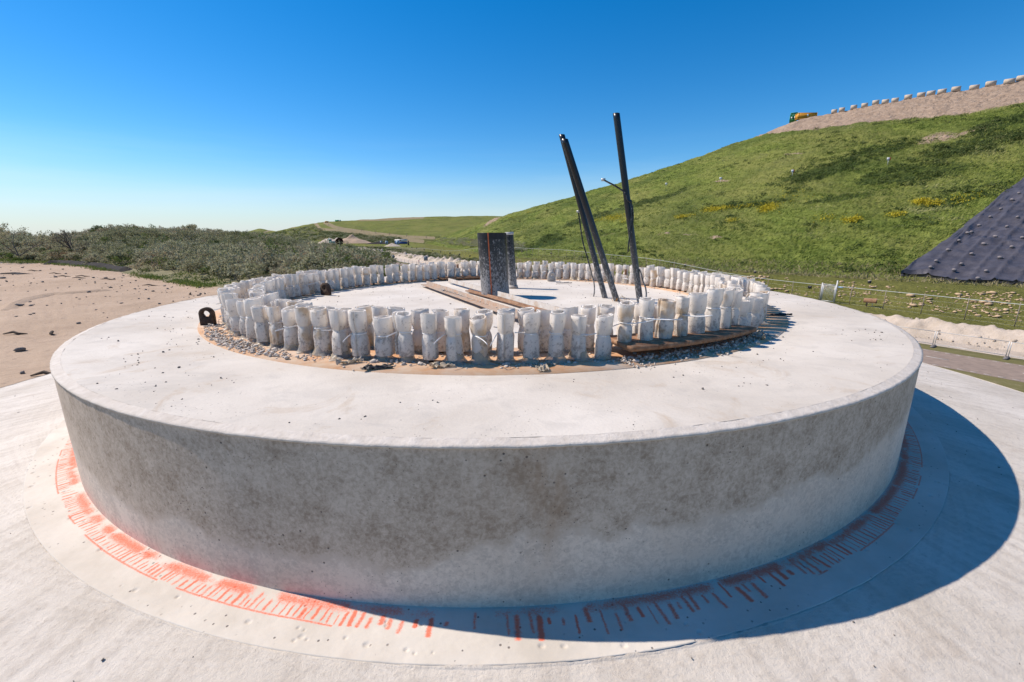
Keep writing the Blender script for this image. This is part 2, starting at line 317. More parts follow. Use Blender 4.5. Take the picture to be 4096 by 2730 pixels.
MT = dict(top=m_top(), floor=m_floor(), wall=m_wall(), rim=m_rim(), ring=m_ring(), slab=m_slab(), foam=m_foam(), wrap=m_wrap(),
    tie=simple("white_nylon", (.82, .81, .79), .4, var=.05), rod=m_rust("rusty_rod", (.10, .045, .025), (.19, .09, .05), (.05, .03, .025), 60),
    plate=m_rust("orange_rust", (.52, .27, .13), (.58, .42, .28), (.56, .49, .41), 5), edge=m_rust("rust_edge", (.22, .095, .04), (.34, .22, .14), (.12, .06, .035), 24),
    beam=m_rust("dusty_rusty_steel", (.34, .19, .11), (.38, .32, .26), (.29, .255, .22), 16), crust=m_rust("concrete_crust", (.40, .36, .32), (.50, .47, .43), (.34, .24, .16), 22),
    drum=m_blackpipe("black_plastic_spattered", .75), pole=m_blackpipe("black_pipe_spattered", 1.3, .68, .2), cable=m_blackpipe("black_cable", .6),
    orange=simple("orange_stripe", (.55, .13, .04), .5), cap=simple("grey_cap", (.45, .44, .43), .6), dark=m_rust("dark_lug_steel", (.035, .022, .018), (.07, .045, .03), (.16, .10, .07), 30),
    sand=m_sand(), bank=m_bank(), hill=m_hill(), ground=m_ground(), tarp=m_tarp(),
    asphalt=simple("asphalt", (.25, .19, .15), .9, var=.15, sc=3, bump=.3), line=simple("road_marking", (.46, .43, .39), .7, var=.1),
    galv=simple("galvanised_steel", (.50, .50, .49), .45, .3, var=.15), rail=simple("pale_fence_rail", (.48, .50, .46), .6), post=m_rust("weathered_post", (.28, .24, .20), (.22, .17, .13), (.30, .17, .10), 9),
    foot=simple("fence_foot", (.16, .15, .15), .85), stone=simple("gravel_stone", (.50, .44, .375), .9, var=.35, sc=40), dstone=simple("dark_crumb", (.17, .15, .135), .9, var=.4, sc=50), bstone=simple("sandstone_rubble", (.46, .33, .20), .9, var=.3, sc=3),
    block=simple("tan_concrete_block", (.56, .46, .35), .9, var=.15, sc=3), green=simple("green_paint", (.03, .27, .12), .5, var=.2, sc=2), ora=simple("orange_paint", (.62, .29, .03), .5, var=.2, sc=2),
    white=simple("white_paint", (.75, .74, .72), .5, var=.06), blue=simple("blue_paint", (.03, .08, .26), .5), sky=simple("pale_blue_paint", (.28, .42, .55), .5), signback=simple("grey_sign_back", (.13, .16, .19), .5, var=.1), red=simple("red_paint", (.42, .05, .035), .5),
    blackp=simple("black_plastic", (.02, .02, .022), .5), bag=simple("grey_sandbag", (.24, .21, .205), .8, var=.2, sc=5), wood=simple("stick_wood", (.075, .055, .04), .9), soil=simple("dark_peat", (.022, .018, .016), .95, var=.4, sc=3, bump=.8, bd=.1),
    bark=simple("shrub_bark", (.14, .112, .09), .9), teal=simple("teal_paint", (.06, .24, .24), .5), sea=simple("sea_water", (.05, .16, .30), .25, var=.1, sc=.01),
    leafg=m_leaf("buckthorn_leaf", (.235, .24, .115), (.44, .42, .27), (.30, .19, .11), .4), leafd=m_leaf("dark_green_leaf", (.06, .085, .022), (.105, .14, .038), (.15, .155, .065)), leafb=m_leaf("bright_green_leaf", (.12, .17, .035), (.17, .22, .05), (.14, .15, .05)),
    tuft=m_leaf("grass_tuft", (.10, .145, .025), (.235, .265, .055), (.38, .36, .16), .25), dry=m_leaf("dry_grass", (.30, .25, .14), (.20, .19, .08), (.38, .31, .19), .2), yellow=m_leaf("yellow_blossom", (.46, .36, .02), (.56, .44, .03), (.36, .34, .05), 0))

# ------------------------------------------------------------------ the foundation
ZB, R1, RT, RP, RS = -0.842, 4.39, 4.342, 4.67, 7.2
fd = empty("turbine_foundation", (0, 0, 0)); tag(fd, "huge round concrete foundation with a grey stained wall and a wider slab below", "foundation")
def polar(r, a): return np.stack([r*np.cos(a), r*np.sin(a)], -1)
def annulus(radii, angs, zf, wrap=True):
    rr, aa = np.meshgrid(radii, angs, indexing='ij'); xy = polar(rr, aa); z = zf(rr, aa)
    return np.concatenate([xy, z[..., None]], -1).reshape(-1, 3), gridf(len(radii), len(angs), wrap), rr, aa
# top disc
A = np.linspace(0, 2*PI, 360, endpoint=False)
v, f, rr, aa = annulus(np.linspace(3.42, RT, 20), A, lambda r, a: .002*(fbm(r*4*np.cos(a)+40, r*4*np.sin(a)+40)-.5)+.006*(fbm(a*40+99, r*0+3, 3)-.6)*(r > RT-.01))
mesh("top_surface", v, f, MT['top'], fd, True)
v, f, rr, aa = annulus(np.linspace(0.01, 3.42, 30), A, lambda r, a: -.004+.004*(fbm(r*3*np.cos(a)+80, r*3*np.sin(a)+80)-.5)*(r < 3.3))
mesh("inner_floor", v, f, MT['floor'], fd, True)
# wall with the big wet stains, and shade painted in along its foot
NA = 1500; NZ = 46
angs = np.linspace(0, 2*PI, NA, endpoint=False); zs = np.linspace(-.024, ZB-.02, NZ)
zz, aa = np.meshgrid(zs, angs, indexing='ij')
ad = np.degrees((aa+PI) % (2*PI)-PI)                      # -180..180, -90 faces the camera
h = (zz-ZB)/(-.024-ZB)
bx = np.array([-180, -160, -135, -122, -112, -104, -99, -95, -91, -87, -80, -72, -60, -50, -40, -20, 0, 180]); by = np.array([.5, .55, .45, .3, .27, .30, .25, .22, .30, .43, .45, .42, .5, .62, .72, .8, .9, .6])
bnd = np.interp(ad, bx, by)+.10*(fbm(aa*22+5, zz*3+50, 4)-.5)+.05*(fbm(aa*80+5, zz*9+50, 3)-.5)
stain_and_shade = sstep(-.10, .10, h-bnd+.25*(fbm(aa*14+25, zz*5+50, 5, .6)-.5))*(.82+.35*(fbm(aa*9+3, zz*2+8, 4)-.45))
stain_and_shade *= .35+.65*np.interp(ad, [-180, -150, -128, -110, -60, -45, -20, 0, 180], [.1, .1, .5, .95, 1, .62, .35, .25, .3])
stain_and_shade = np.clip(stain_and_shade+.5*np.exp(-((h-np.interp(ad, [-60, -45, -5], [.33, .40, .42])-.02*np.sin(aa*9))/.018)**2)*np.interp(ad, [-52, -44, -6, 0], [0, .7, 1, 0])*(.4+fbm(aa*60, h*9, 3))+.3*(fbm(aa*130, h*1.5+7, 3)-.5)*h+.22*np.interp(h, [0, .1, .2], [1, .3, 0]), 0, 1)  # last term paints contact shade along the wall foot into the mask
rust = np.exp(-((ad+85.5)/1.4)**2)*np.interp(h, [0, .3, .75, 1], [0, .35, .75, .5])*.65+np.exp(-((ad+88.5)/3)**2)*.22*h+np.exp(-((ad+140)/1.2)**2)*.25*np.interp(h, [0, .4, 1], [0, .5, 1])
pink = np.interp(h, [0, .05, .13], [.5, .25, 0])*np.interp(ad, [-170, -150, -105, -97, 180], [.6, .6, .7, 0, 0])*(.4+fbm(aa*30, zz*8+9, 3))
v = np.concatenate([polar(R1+.0*zz, aa), zz[..., None]], -1).reshape(-1, 3)
mesh("wall", v, gridf(NZ, NA, True), MT['wall'], fd, True, {'stain_and_shade': ('POINT', stain_and_shade), 'rust': ('POINT', rust), 'pink': ('POINT', pink)})
rz = np.array([[RT-.002, .0005], [RT+.006, -.002], [R1-.008, -.010], [R1+.006, -.014], [R1+.007, -.024], [R1-.01, -.026]])
v = np.concatenate([np.concatenate([polar(r+.004*(fbm(angs*70, angs*0+r*9, 3)-.5), angs), (z+.005*(fbm(angs*90, angs*0+3+z, 3)-.5))[:, None]], -1) for r, z in rz])
mesh("rim", v, gridf(6, NA, True), MT['rim'], fd, True)
# smooth ring with the red spray paint and hatching
fine = np.concatenate([np.radians(np.arange(-186, 12, .055)), np.radians(np.arange(12, 174, 1.))])
rad = np.concatenate([[R1-.03], np.linspace(R1, RP, 56), [RP+.002]])
rr, aa = np.meshgrid(rad, fine, indexing='ij'); ad = np.degrees(aa); u = (rr-R1)/(RP-R1)
dens = np.interp(ad, [-180, -168, -164, -150, -141, -128, -118, -104, -98, -94, -91, -89, -84, -78, -70, -62, -55, -46, -40, -30, -20, -10, 12], [.0, .4, .9, .7, .95, .85, 1, .9, .7, .5, .12, .3, .5, .8, .95, 1, .95, 1, 1, 1, .85, .5, 0])
paint = np.zeros_like(u)
cloud = fbm(aa*26+3, u*1.5+7, 5, .65)
spray = np.exp(-((u-.12)/.15)**2)*sstep(.24, .64, cloud+.25*(dens-.6))*(.45+.55*dens)*.72*(dens > .02)
rs = np.random.default_rng(3); a0 = -168.
hatch = np.zeros_like(u); arc_r = np.interp(ad, [-170, -120, -100, -96, -90, -75, -60, -20, 12], [.40, .44, .47, .52, .62, .60, .52, .42, .4])
af = np.degrees(fine)
while a0 < 6:
    dl = np.interp(a0, af, dens[0]); sec = np.interp(a0, [-97, -94, -70, -66], [1, .3, .5, 1]) if a0 > -97 else 1
    a0 += rs.uniform(.30, .62)*(1 if sec > .9 else 1.5)
    if rs.random() > dl*2.5: continue
    wd = rs.uniform(.07, .17)*(1.3 if sec < .9 else 1); s0 = rs.uniform(.02, .22); s1 = np.interp(a0, af, arc_r[0])*(rs.uniform(.93, 1.0) if sec > .9 else rs.uniform(.6, 1.1)); tl = rs.uniform(-.05, .05)
    j0, j1 = np.searchsorted(af, [a0-1.2, a0+1.2]); A_ = ad[:, j0:j1]; U_ = u[:, j0:j1]
    line = np.exp(-((A_-a0-tl*(U_-.3)*6-.012*np.sin(U_*30+a0*9))/wd)**2)*sstep(s0, s0+.1, U_)*sstep(s1+.02, s1-.03, U_)*rs.uniform(.6, 1.0)
    hatch[:, j0:j1] = np.maximum(hatch[:, j0:j1], line)
arcm = np.exp(-((u-arc_r)/.022)**2)*np.interp(ad, [-168, -164, -96.5, -96, -68, -67, -10, 6], [0, .8, .8, 0, 0, .75, .75, 0])*(fbm(aa*16+9, u*0+1, 3) > .40)
paint = np.clip(np.maximum(np.maximum(spray, hatch*.95), arcm*.9), 0, 1)*(ad < 12)
zr = ZB+.004*(fbm(aa*60, u*5, 3)-.5)*(u > .0)
pits = np.zeros_like(u)
for k in range(90):
    pa = rs.uniform(-175, -5); pu = rs.uniform(.3, .97); ra = rs.uniform(.06, .2)
    j0, j1 = np.searchsorted(af, [pa-1.5, pa+1.5]); d2 = ((ad[:, j0:j1]-pa)/ra)**2+((u[:, j0:j1]-pu)/(ra*.22))**2; zr[:, j0:j1] -= .006*np.exp(-d2**2)
zr[-1] = ZB-.03
v = np.concatenate([polar(rr, aa), zr[..., None]], -1).reshape(-1, 3)
mesh("base_ring", v, gridf(len(rad), len(fine), True), MT['ring'], fd, True, {'paint': ('POINT', paint)})
# sloping slab with a rough radially brushed skin
sa = np.linspace(0, 2*PI, 2600, endpoint=False); sr = np.concatenate([[RP-.02, RP], RP+np.cumsum(np.linspace(.006, .06, 76))*2.53/np.sum(np.linspace(.006, .06, 76))])
rr, aa = np.meshgrid(sr, sa, indexing='ij')
brush = fbm(aa*95, rr*1.6+30, 3, .65)*.6+fbm(aa*30*rr, rr*9, 2)*.4
zr = ZB-.006-(rr-RP)*.155-.02*sstep(7.1, 7.2, rr)+.010*(brush-.5)+.02*(fbm(rr*np.cos(aa)*1.3+30, rr*np.sin(aa)*1.3+30)-.5)
zr[0] = ZB-.05; zr[1] = ZB-.003+.012*(fbm(sa*50, sa*0, 4)-.5)
v = np.concatenate([polar(rr, aa), zr[..., None]], -1).reshape(-1, 3)
mesh("base_slab", v, gridf(len(sr), len(sa), True), MT['slab'], fd, True, {'brush': ('POINT', brush)})
v, f, rr, aa = annulus(np.array([7.2, 7.21]), A, lambda r, a: np.where(r < 7.205, -1.25, -1.8))
mesh("slab_edge", v, f, MT['slab'], fd)

# ------------------------------------------------------------------ flange plate and raised plates
fl = empty("flange_plate"); tag(fl, "wide flat orange rusted steel ring lying under the foam wrapped bolts", "steel plate")
fa = np.linspace(0, 2*PI, 400, endpoint=False)
v, f, rr, aa = annulus(np.array([2.80, 2.801, 3.47, 3.471]), fa, lambda r, a: np.where((r > 2.8005) & (r < 3.4705), .005, -.004)+.0*r)
mesh("plate", v, f, MT['plate'], fl)
def arc_plate(name, a0, a1, r0, r1, z, th, mats, label, tilt=0.):
    aa = np.radians(np.linspace(a0, a1, 60)); n = len(aa)
    k = np.linspace(0, 1, n)[:, None]
    ring = lambda r, zz: np.concatenate([polar(r+.004*(fbm(aa*60, aa*0+zz, 3)-.5), aa), zz+tilt*k], -1)
    v = np.concatenate([ring(r0, z), ring(r1, z), ring(r1, z+th), ring(r0, z+th)]); i = np.arange(n-1)
    F = [np.stack([i+n*q, i+1+n*q, i+1+n*((q+1) % 4), i+n*((q+1) % 4)], -1) for q in range(4)]
    F.append(np.array([[0, n, 2*n, 3*n], [n-1, 4*n-1, 3*n-1, 2*n-1]]))
    o = mesh(name, v, [np.concatenate(F)], mats); tag(o, label, "steel plate", "raised curved plates under the bolts"); return o
arc_plate("curved_plate", -73, -49, 3.02, 3.38, .085, .035, MT['edge'], "thick curved rusty plate raised over rubble under the front right bolts", -.01)
arc_plate("curved_plate", 99, 116, 2.74, 3.05, .03, .03, MT['edge'], "dark curved rusty plate strip at the far bolts behind the steel beams")

# ------------------------------------------------------------------ foam wrapped anchor bolts
def foam_mesh(seed, H=.30, Rr=.057, pinch=.52, short=False):
    r = np.random.default_rng(seed); N = 34; turns = r.uniform(1.06, 1.22); th = np.linspace(0, 2*PI*turns, N); T = .013
    ph = r.uniform(0, 6.28, 4); lob = 1+.05*np.cos(2*th+ph[0])+.035*np.cos(3*th+ph[1])+.04*np.cos(6*th+ph[2])
    rad = (Rr-.004)*lob+np.where(th > 2*PI-.3, sstep(2*PI-.3, 2*PI+.3, th)*T*1.15, 0)+sstep(2*PI*turns-.5, 2*PI*turns, th)*r.uniform(.0, .014)
    P2 = polar(rad, th); I2 = polar(rad-T, th)
    loop = np.concatenate([P2, I2[::-1]]); m = len(loop)
    zp = H*pinch+r.uniform(-.02, .02); zl = np.unique(np.concatenate([[0, .004, H*.2, H*.38], zp+np.array([-.05, -.03, -.016, -.006, 0, .006, .016, .032, .055]), [H*.8, H*.9, H-.004, H]]))
    zl = zl[(zl >= 0) & (zl <= H)]; V = []
    tilt = r.uniform(-.012, .012, 2); pd = r.uniform(.17, .32)
    for z in zl:
        s = 1-pd*np.exp(-np.abs((z-zp)/.026)**1.3)+.02*sstep(zp, H, z)*r.uniform(.5, 1.5); e = 1-.03*((z < .003) or (z > H-.003))
        q = loop*s*e; rad_n = 1+.14*(fbm(loop[:, 0]*36+seed*7+5, z*22+loop[:, 1]*36+9, 3)-.5)
        q = q*rad_n[:, None]+tilt*z/H
        zt = z+(.012*(fbm(loop[:, 0]*25+seed, loop[:, 1]*25+3, 2)-.5) if z > H*.75 else 0)+(r.uniform(.0, .012)*loop[:, 0]/Rr if z > H*.85 else 0)
        V.append(np.column_stack([q, np.broadcast_to(zt, (m,))]))
    V = np.concatenate(V); nl = len(zl); F = gridf(nl, m, True)[:, ::-1]
    i = np.arange(N-1); cap = lambda b: np.stack([b+i, b+i+1, b+m-2-i, b+m-1-i], -1)
    return V, [F, cap((nl-1)*m), cap(0)[:, ::-1]], zp, pd
NV = 14; foams = []
for k in range(NV):
    V, F, zp, pd = foam_mesh(100+k, H=.30+.01*(k % 3-1), Rr=.061+.003*((k*5) % 4-1.5)/1.5)
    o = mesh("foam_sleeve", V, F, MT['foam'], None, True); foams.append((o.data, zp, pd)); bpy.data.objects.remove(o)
V, F, zps, pds = foam_mesh(177, H=.15, pinch=.5); o = mesh("foam_sleeve", V, F, MT['foam'], None, True); short_foam = o.data; bpy.data.objects.remove(o)
def tie_mesh(seed, tail):
    r = np.random.default_rng(seed); n = 26; a = np.linspace(0, 2*PI, n, endpoint=False); b = MB(); R0 = .0505
    V = np.concatenate([np.column_stack([polar(R0+dr, a), np.full(n, z)]) for dr, z in ((0, -.0035), (.0025, -.0035), (.0025, .0035), (0, .0035))])
    i = np.arange(n); i2 = (i+1) % n
    b.add(V, np.concatenate([np.stack([i+n*q, i2+n*q, i2+n*((q+1) % 4), i+n*((q+1) % 4)], -1) for q in range(4)]))
    b.box((R0+.004, 0, 0), (.008, .009, .008))
    if tail:
        L_ = r.uniform(.10, .24); bend = r.uniform(-.25, .25); drop = r.uniform(-.35, .2); k = np.linspace(0, 1, 7)
        p = np.column_stack([R0+.006+bend*L_*k*k*.6+.006*k, .004+L_*k, drop*L_*k*k])
        w_ = .0042; t_ = .0012
        V = np.concatenate([p+[t_, 0, -w_], p+[t_, 0, w_], p+[-t_, 0, w_], p+[-t_, 0, -w_]]); m = 7; i = np.arange(m-1)
        b.add(V, np.concatenate([np.stack([i+m*q, i+1+m*q, i+1+m*((q+1) % 4), i+m*((q+1) % 4)], -1) for q in range(4)]+[np.array([[0, m, 2*m, 3*m]]), np.array([[m-1, 4*m-1, 3*m-1, 2*m-1]])]))
    o = b.build("cable_tie", MT['tie']); d = o.data; bpy.data.objects.remove(o); return d
ties = [tie_mesh(s, s % 5 != 0) for s in range(12)]
def wrap_mesh(seed):
    r = np.random.default_rng(seed); n = 40; a = np.linspace(0, 2*PI, n, endpoint=False); V = []
    for k, z in enumerate((.075, .05, .028, .012, .004)):
        rad = (.044+.0075*k)*(1+.30*k/4*(fbm(np.cos(a)*3+seed*3+9, np.sin(a)*3+k*.7+9, 3)-.5)*2)
        zz = z+.022*(fbm(np.cos(a)*4+seed+30, np.sin(a)*4+k, 3)-.5)
        V.append(np.column_stack([polar(rad, a), np.maximum(zz, .003)]))
    # one longer torn tongue
    V = np.concatenate(V); t = r.uniform(0, 2*PI); an = np.arctan2(V[:, 1], V[:, 0]); g = np.exp(-((np.angle(np.exp(1j*(an-t))))/.35)**2)*(np.hypot(V[:, 0], V[:, 1]) > .075)
    V[:, :2] *= (1+g*r.uniform(.2, .8))[:, None]
    o = mesh("plastic_wrap", V, gridf(5, n, True), MT['wrap'], None, True); d = o.data; bpy.data.objects.remove(o); return d
wraps = [wrap_mesh(s) for s in range(8)]
b = MB().tube([(0, 0, -.02), (0, 0, .255)], .019, 12); o = b.build("threaded_rod", MT['rod'], None, True); rod_me = o.data; bpy.data.objects.remove(o)
ORD = "first second third fourth fifth sixth seventh eighth ninth tenth eleventh twelfth thirteenth fourteenth fifteenth sixteenth seventeenth eighteenth nineteenth twentieth twenty-first twenty-second twenty-third twenty-fourth twenty-fifth twenty-sixth twenty-seventh twenty-eighth twenty-ninth thirtieth".split()
NBOLT = 116; PH0 = -90.6
LM = [(-143., "the black eyed lug"), (-73., "the raised plate's left end"), (-49., "the raised plate's right end"), (0., "the ring's rightmost point"), (35., "the far bolt behind the rightmost tall pipe"), (94., "the spot behind the fat black pipe"), (180., "the ring's leftmost point"), (165., "the round brown inner lug")]
def bolt_label(ring, ang, state):
    a = (ang+180) % 360-180; best = None
    for la, nm in LM:
        d = (a-la+180) % 360-180; k = d/(360/NBOLT)
        if best is None or abs(k) < abs(best[0]): best = (k, nm, la)
    k, nm, la = best; cnt = int(round(abs(k)+.5)); cnt = max(1, min(cnt, 30))
    if k >= 0: side = "anticlockwise"
    else: side = "clockwise"
    return f"{state} {ring} ring bolt, {ORD[cnt-1]} {side} from {nm}"
def child(parent, me, name, loc=(0, 0, 0), rz=0, sc=1., rx=0):
    o = bpy.data.objects.new(name, me); col.objects.link(o); o.parent = parent; o.location = loc; o.rotation_euler = (rx, 0, rz)
    o.scale = (sc, sc, sc) if isinstance(sc, (int, float)) else sc; return o
rb = random.Random(4)
EXPO = {('inner', 29): 1, ('inner', 60-5): 1}
for ring, rad in (("outer", 3.20), ("inner", 2.94)):
    for k in range(NBOLT):
        ang = PH0+k*360/NBOLT; a = math.radians(ang); r_ = rad+rb.uniform(-.012, .012)
        x, y = r_*math.cos(a), r_*math.sin(a); an = (ang+180) % 360-180
        z = .005
        if ring == "outer" and -73 < an < -49: z = .118
        if ring == "inner" and 99 < an < 116: z = .05
        e = empty("anchor_bolt", (x, y, z), rb.uniform(0, 2*PI)); lift = rb.uniform(0.0, .03) if z < .06 else 0
        if ring == "outer" and -140 < an < -76: lift = rb.uniform(.02, .045)
        px, py, t = proj((x, y, .15)); ex = (ring == "inner" and k in (64, 42)) or (ring == "outer" and k in (71,))
        vk = rb.randrange(NV); me_, zp, pd = foams[vk]
        if ex: me_, zp, pd = short_foam, zps, pds
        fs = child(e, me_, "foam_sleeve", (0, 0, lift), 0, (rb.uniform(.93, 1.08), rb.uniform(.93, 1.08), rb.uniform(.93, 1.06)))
        fs.rotation_euler = (rb.uniform(-.02, .02), rb.uniform(-.02, .02), 0)
        tt = child(e, ties[rb.randrange(12)], "cable_tie", (0, 0, zp+lift), rb.uniform(0, 2*PI), 1.03-(pd-.14)*1.05); tt.rotation_euler[0] = rb.uniform(-.1, .1)
        child(e, rod_me, "threaded_rod")
        has = rb.random() < (.85 if an < -45 and an > -150 else .45)
        if has and z < .1: child(e, wraps[rb.randrange(8)], "plastic_wrap", (0, 0, 0), rb.uniform(0, 6.28), rb.uniform(.8, 1.15))
        st = "bare topped" if ex else ("snugly tied" if pd < .21 else ("tightly pinched" if pd > .28 else "white foam"))
        e['ang'] = 0; del e['ang']
        tag(e, bolt_label(ring, ang, st), "anchor bolt", "foam wrapped anchor bolts in two rings")

# lifting lugs
def lug(name, loc, rz, w_, h_, hole, label, mat=None):
    th = .045; n = 28; a = np.linspace(0, PI, n); out = np.concatenate([[[w_/2, 0]], np.column_stack([w_/2*np.cos(a), h_-w_/2+w_/2*np.sin(a)]), [[-w_/2, 0]]])
    m = len(out); c = np.array([0, h_-w_/2]); d = out-c; inn = c+hole*d/np.linalg.norm(d, axis=1)[:, None]
    ps = [np.column_stack([q[:, 0], np.full(m, s), q[:, 1]]) for s in (-th/2, th/2) for q in (out, inn)]
    V = np.concatenate(ps); i = np.arange(m); i2 = (i+1) % m
    F = [np.stack([i, i2, i2+m, i+m], -1), np.stack([i+2*m, i+3*m, i2+3*m, i2+2*m], -1), np.stack([i, i+2*m, i2+2*m, i2], -1), np.stack([i+m, i2+m, i2+3*m, i+3*m], -1)]
    o = mesh(name, V, [np.concatenate(F)], mat or MT['dark'], loc=loc); o.rotation_euler = (0, 0, rz); tag(o, label, "lifting lug", "steel lifting lugs on the flange"); return o
p = P(835, 1300, .005); lug("lifting_lug", (p[0], p[1], .005), math.radians(12), .13, .175, .034, "black rusty lifting lug with a round eye at the left end of the bolt rings")
p = P(1305, 1180, .005); lug("lifting_lug", (p[0], p[1], .005), math.radians(-25), .17, .18, .02, "round brown lifting lug leaning inside the left far bolts")
p = P(2206, 1125.5, .005); lug("lifting_lug", (p[0], p[1], .005), math.radians(28), .16, .19, .02, "concrete crusted grey lug in front of far bolts right of the black pipe", MT['crust'])

# ------------------------------------------------------------------ rubble and litter
def rocks(n, pos, size, seed, flat=.7):
    r = np.random.default_rng(seed); t = (1+5**.5)/2
    iv = np.array([[-1, t, 0], [1, t, 0], [-1, -t, 0], [1, -t, 0], [0, -1, t], [0, 1, t], [0, -1, -t], [0, 1, -t], [t, 0, -1], [t, 0, 1], [-t, 0, -1], [-t, 0, 1]])/1.9
    F = np.array([[0, 11, 5], [0, 5, 1], [0, 1, 7], [0, 7, 10], [0, 10, 11], [1, 5, 9], [5, 11, 4], [11, 10, 2], [10, 7, 6], [7, 1, 8], [3, 9, 4], [3, 4, 2], [3, 2, 6], [3, 6, 8], [3, 8, 9], [4, 9, 5], [2, 4, 11], [6, 2, 10], [8, 6, 7], [9, 8, 1]])
    V = iv[None]*(1+r.uniform(-.3, .3, (n, 12, 1)))*r.uniform(.6, 1.4, (n, 1, 3)); V[..., 2] *= flat
    a = r.uniform(0, 6.28, n); c, s = np.cos(a)[:, None], np.sin(a)[:, None]
    X = V[..., 0]*c-V[..., 1]*s; Y = V[..., 0]*s+V[..., 1]*c; V = np.stack([X, Y, V[..., 2]], -1)*size[:, None, None]
    V += pos[:, None]; V[..., 2] += size[:, None]*.35
    return V.reshape(-1, 3), (F[None]+12*np.arange(n)[:, None, None]).reshape(-1, 3)
n = 6500; a = RNG.uniform(-PI, PI, n); k = RNG.random(n)
rd = np.where(k < .55, RNG.normal(3.26, .045, n), np.where(k < .8, RNG.normal(3.07, .05, n), RNG.normal(2.84, .045, n)))
keep = (fbm(a*14+50, rd*3) > .40) & ~((a > math.radians(-44)) & (a < math.radians(60)) & (rd > 3.2) & (RNG.random(n) < .85)); a, rd = a[keep], rd[keep]; n = len(a)
sz = np.exp(RNG.normal(math.log(.0062), .5, n)).clip(.0025, .02)
pos = np.column_stack([polar(rd, a), np.full(n, .004)]); V, F = rocks(n, pos, sz, 1)
tag(mesh("concrete_rubble", V, F, MT['stone']), "grey crumbled grout and gravel heaped around the feet of the bolts", "rubble", kind="stuff")
# heap at the left front and under the raised plate
n = 1300; a = np.concatenate([RNG.normal(math.radians(-128), .13, n//2), RNG.uniform(math.radians(-74), math.radians(-44), n-n//2)]); rd = np.concatenate([RNG.normal(3.38, .035, n//2), RNG.normal(3.36, .05, n-n//2)])
sz = np.exp(RNG.normal(math.log(.0075), .42, n)).clip(.003, .02); zz = .004+.03*RNG.random(n)*np.exp(-((rd-3.35)/.05)**2)
V, F = rocks(n, np.column_stack([polar(rd, a), zz]), sz, 2); tag(mesh("grout_heap", V, F, MT['stone']), "thicker heaps of grey grout crumbs outside the front bolts", "rubble", kind="stuff")
n = 1500; a = RNG.uniform(-PI, PI, n); rd = np.sqrt(RNG.uniform(0, 1, n)*(4.3**2-3.4**2)+3.4**2); keep = fbm(rd*np.cos(a)*2+9, rd*np.sin(a)*2+9, 3) > .5; a, rd = a[keep], rd[keep]
a2 = RNG.uniform(-PI, PI, 700); rd2 = np.sqrt(RNG.random(700))*2.75; a, rd = np.concatenate([a, a2]), np.concatenate([rd, rd2]); n = len(a)
sz = np.exp(RNG.normal(math.log(.0034), .5, n)).clip(.0018, .010); V, F = rocks(n, np.column_stack([polar(rd, a), np.where(rd > 3.42, .0, -.003)]), sz, 3)
tag(mesh("scattered_crumbs", V, F, MT['dstone']), "small dark crumbs scattered over the pale concrete top", "rubble", kind="stuff")
n = 500; a = RNG.uniform(-PI, 0, n); rd = RNG.uniform(4.72, 6.6, n); sz = np.exp(RNG.normal(math.log(.0028), .5, n)).clip(.0012, .008); V, F = rocks(n, np.column_stack([polar(rd, a), ZB-.006-(rd-RP)*.155]), sz, 4)
tag(mesh("slab_grit", V, F, MT['dstone']), "tiny stones lying on the sloping slab", "grit", kind="stuff")
def sheet(name, px, py, w_, l_, rz, mat, label, cat, seed, hgt=.05, z=.012):
    p = P(px, py, 0.01); n = 22; xs, ys = np.meshgrid(np.linspace(-.5, .5, n), np.linspace(-.5, .5, n), indexing='ij')
    X = xs*w_*(1+.5*(fbm(ys*3+seed, xs*0+3)-.5)); Y = ys*l_*(1+.4*(fbm(xs*3+seed, ys*0+7)-.5)); Z = z+hgt*np.abs(fbm(xs*4+seed*3, ys*4+5, 3)-.5)*2
    th = .0015
    V = np.concatenate([np.stack([X, Y, Z], -1).reshape(-1, 3), np.stack([X, Y, Z-th], -1).reshape(-1, 3)])
    F = np.concatenate([gridf(n, n), gridf(n, n)[:, ::-1]+n*n])
    o = mesh(name, V, F, mat, loc=(p[0], p[1], 0), smooth=True); o.rotation_euler = (0, 0, rz); tag(o, label, cat); return o
sheet("plastic_scrap", 1510, 1473, .20, .07, .35, MT['blackp'], "flat black plastic scrap lying before the front bolts left of centre", "plastic scrap", 3, .03)
sheet("plastic_film", 1770, 1466, .16, .07, .2, MT['wrap'], "crumpled yellowish plastic film below the front centre bolts", "plastic film", 9, .05)
sheet("plastic_film", 1400, 1452, .16, .05, .5, MT['wrap'], "torn strip of cream film in front of the left bolts", "plastic film", 21, .05)
sheet("plastic_film", 2170, 1480, .07, .08, .2, MT['wrap'], "small clear film rag in front of bolts right of centre", "plastic film", 33, .04)
sheet("plastic_film", 3010, 1350, .10, .20, .8, MT['wrap'], "large draped clear film at the right end of the raised plate", "plastic film", 41, .10)
sheet("wooden_lath", 905, 1345, .28, .02, .35, MT['foot'], "grey wooden lath lying by the rubble under the black eyed lug", "lath", 5, .01)
sheet("plastic_scrap", 2255, 1133, .28, .05, .1, MT['foot'], "grey flat scrap by the far bolts beside the crusted lug", "plastic scrap", 6, .02)
sheet("plastic_scrap", 3125, 1262, .22, .05, .0, MT['blackp'], "black scrap lying in the bolt shadows at the right", "plastic scrap", 8, .03)

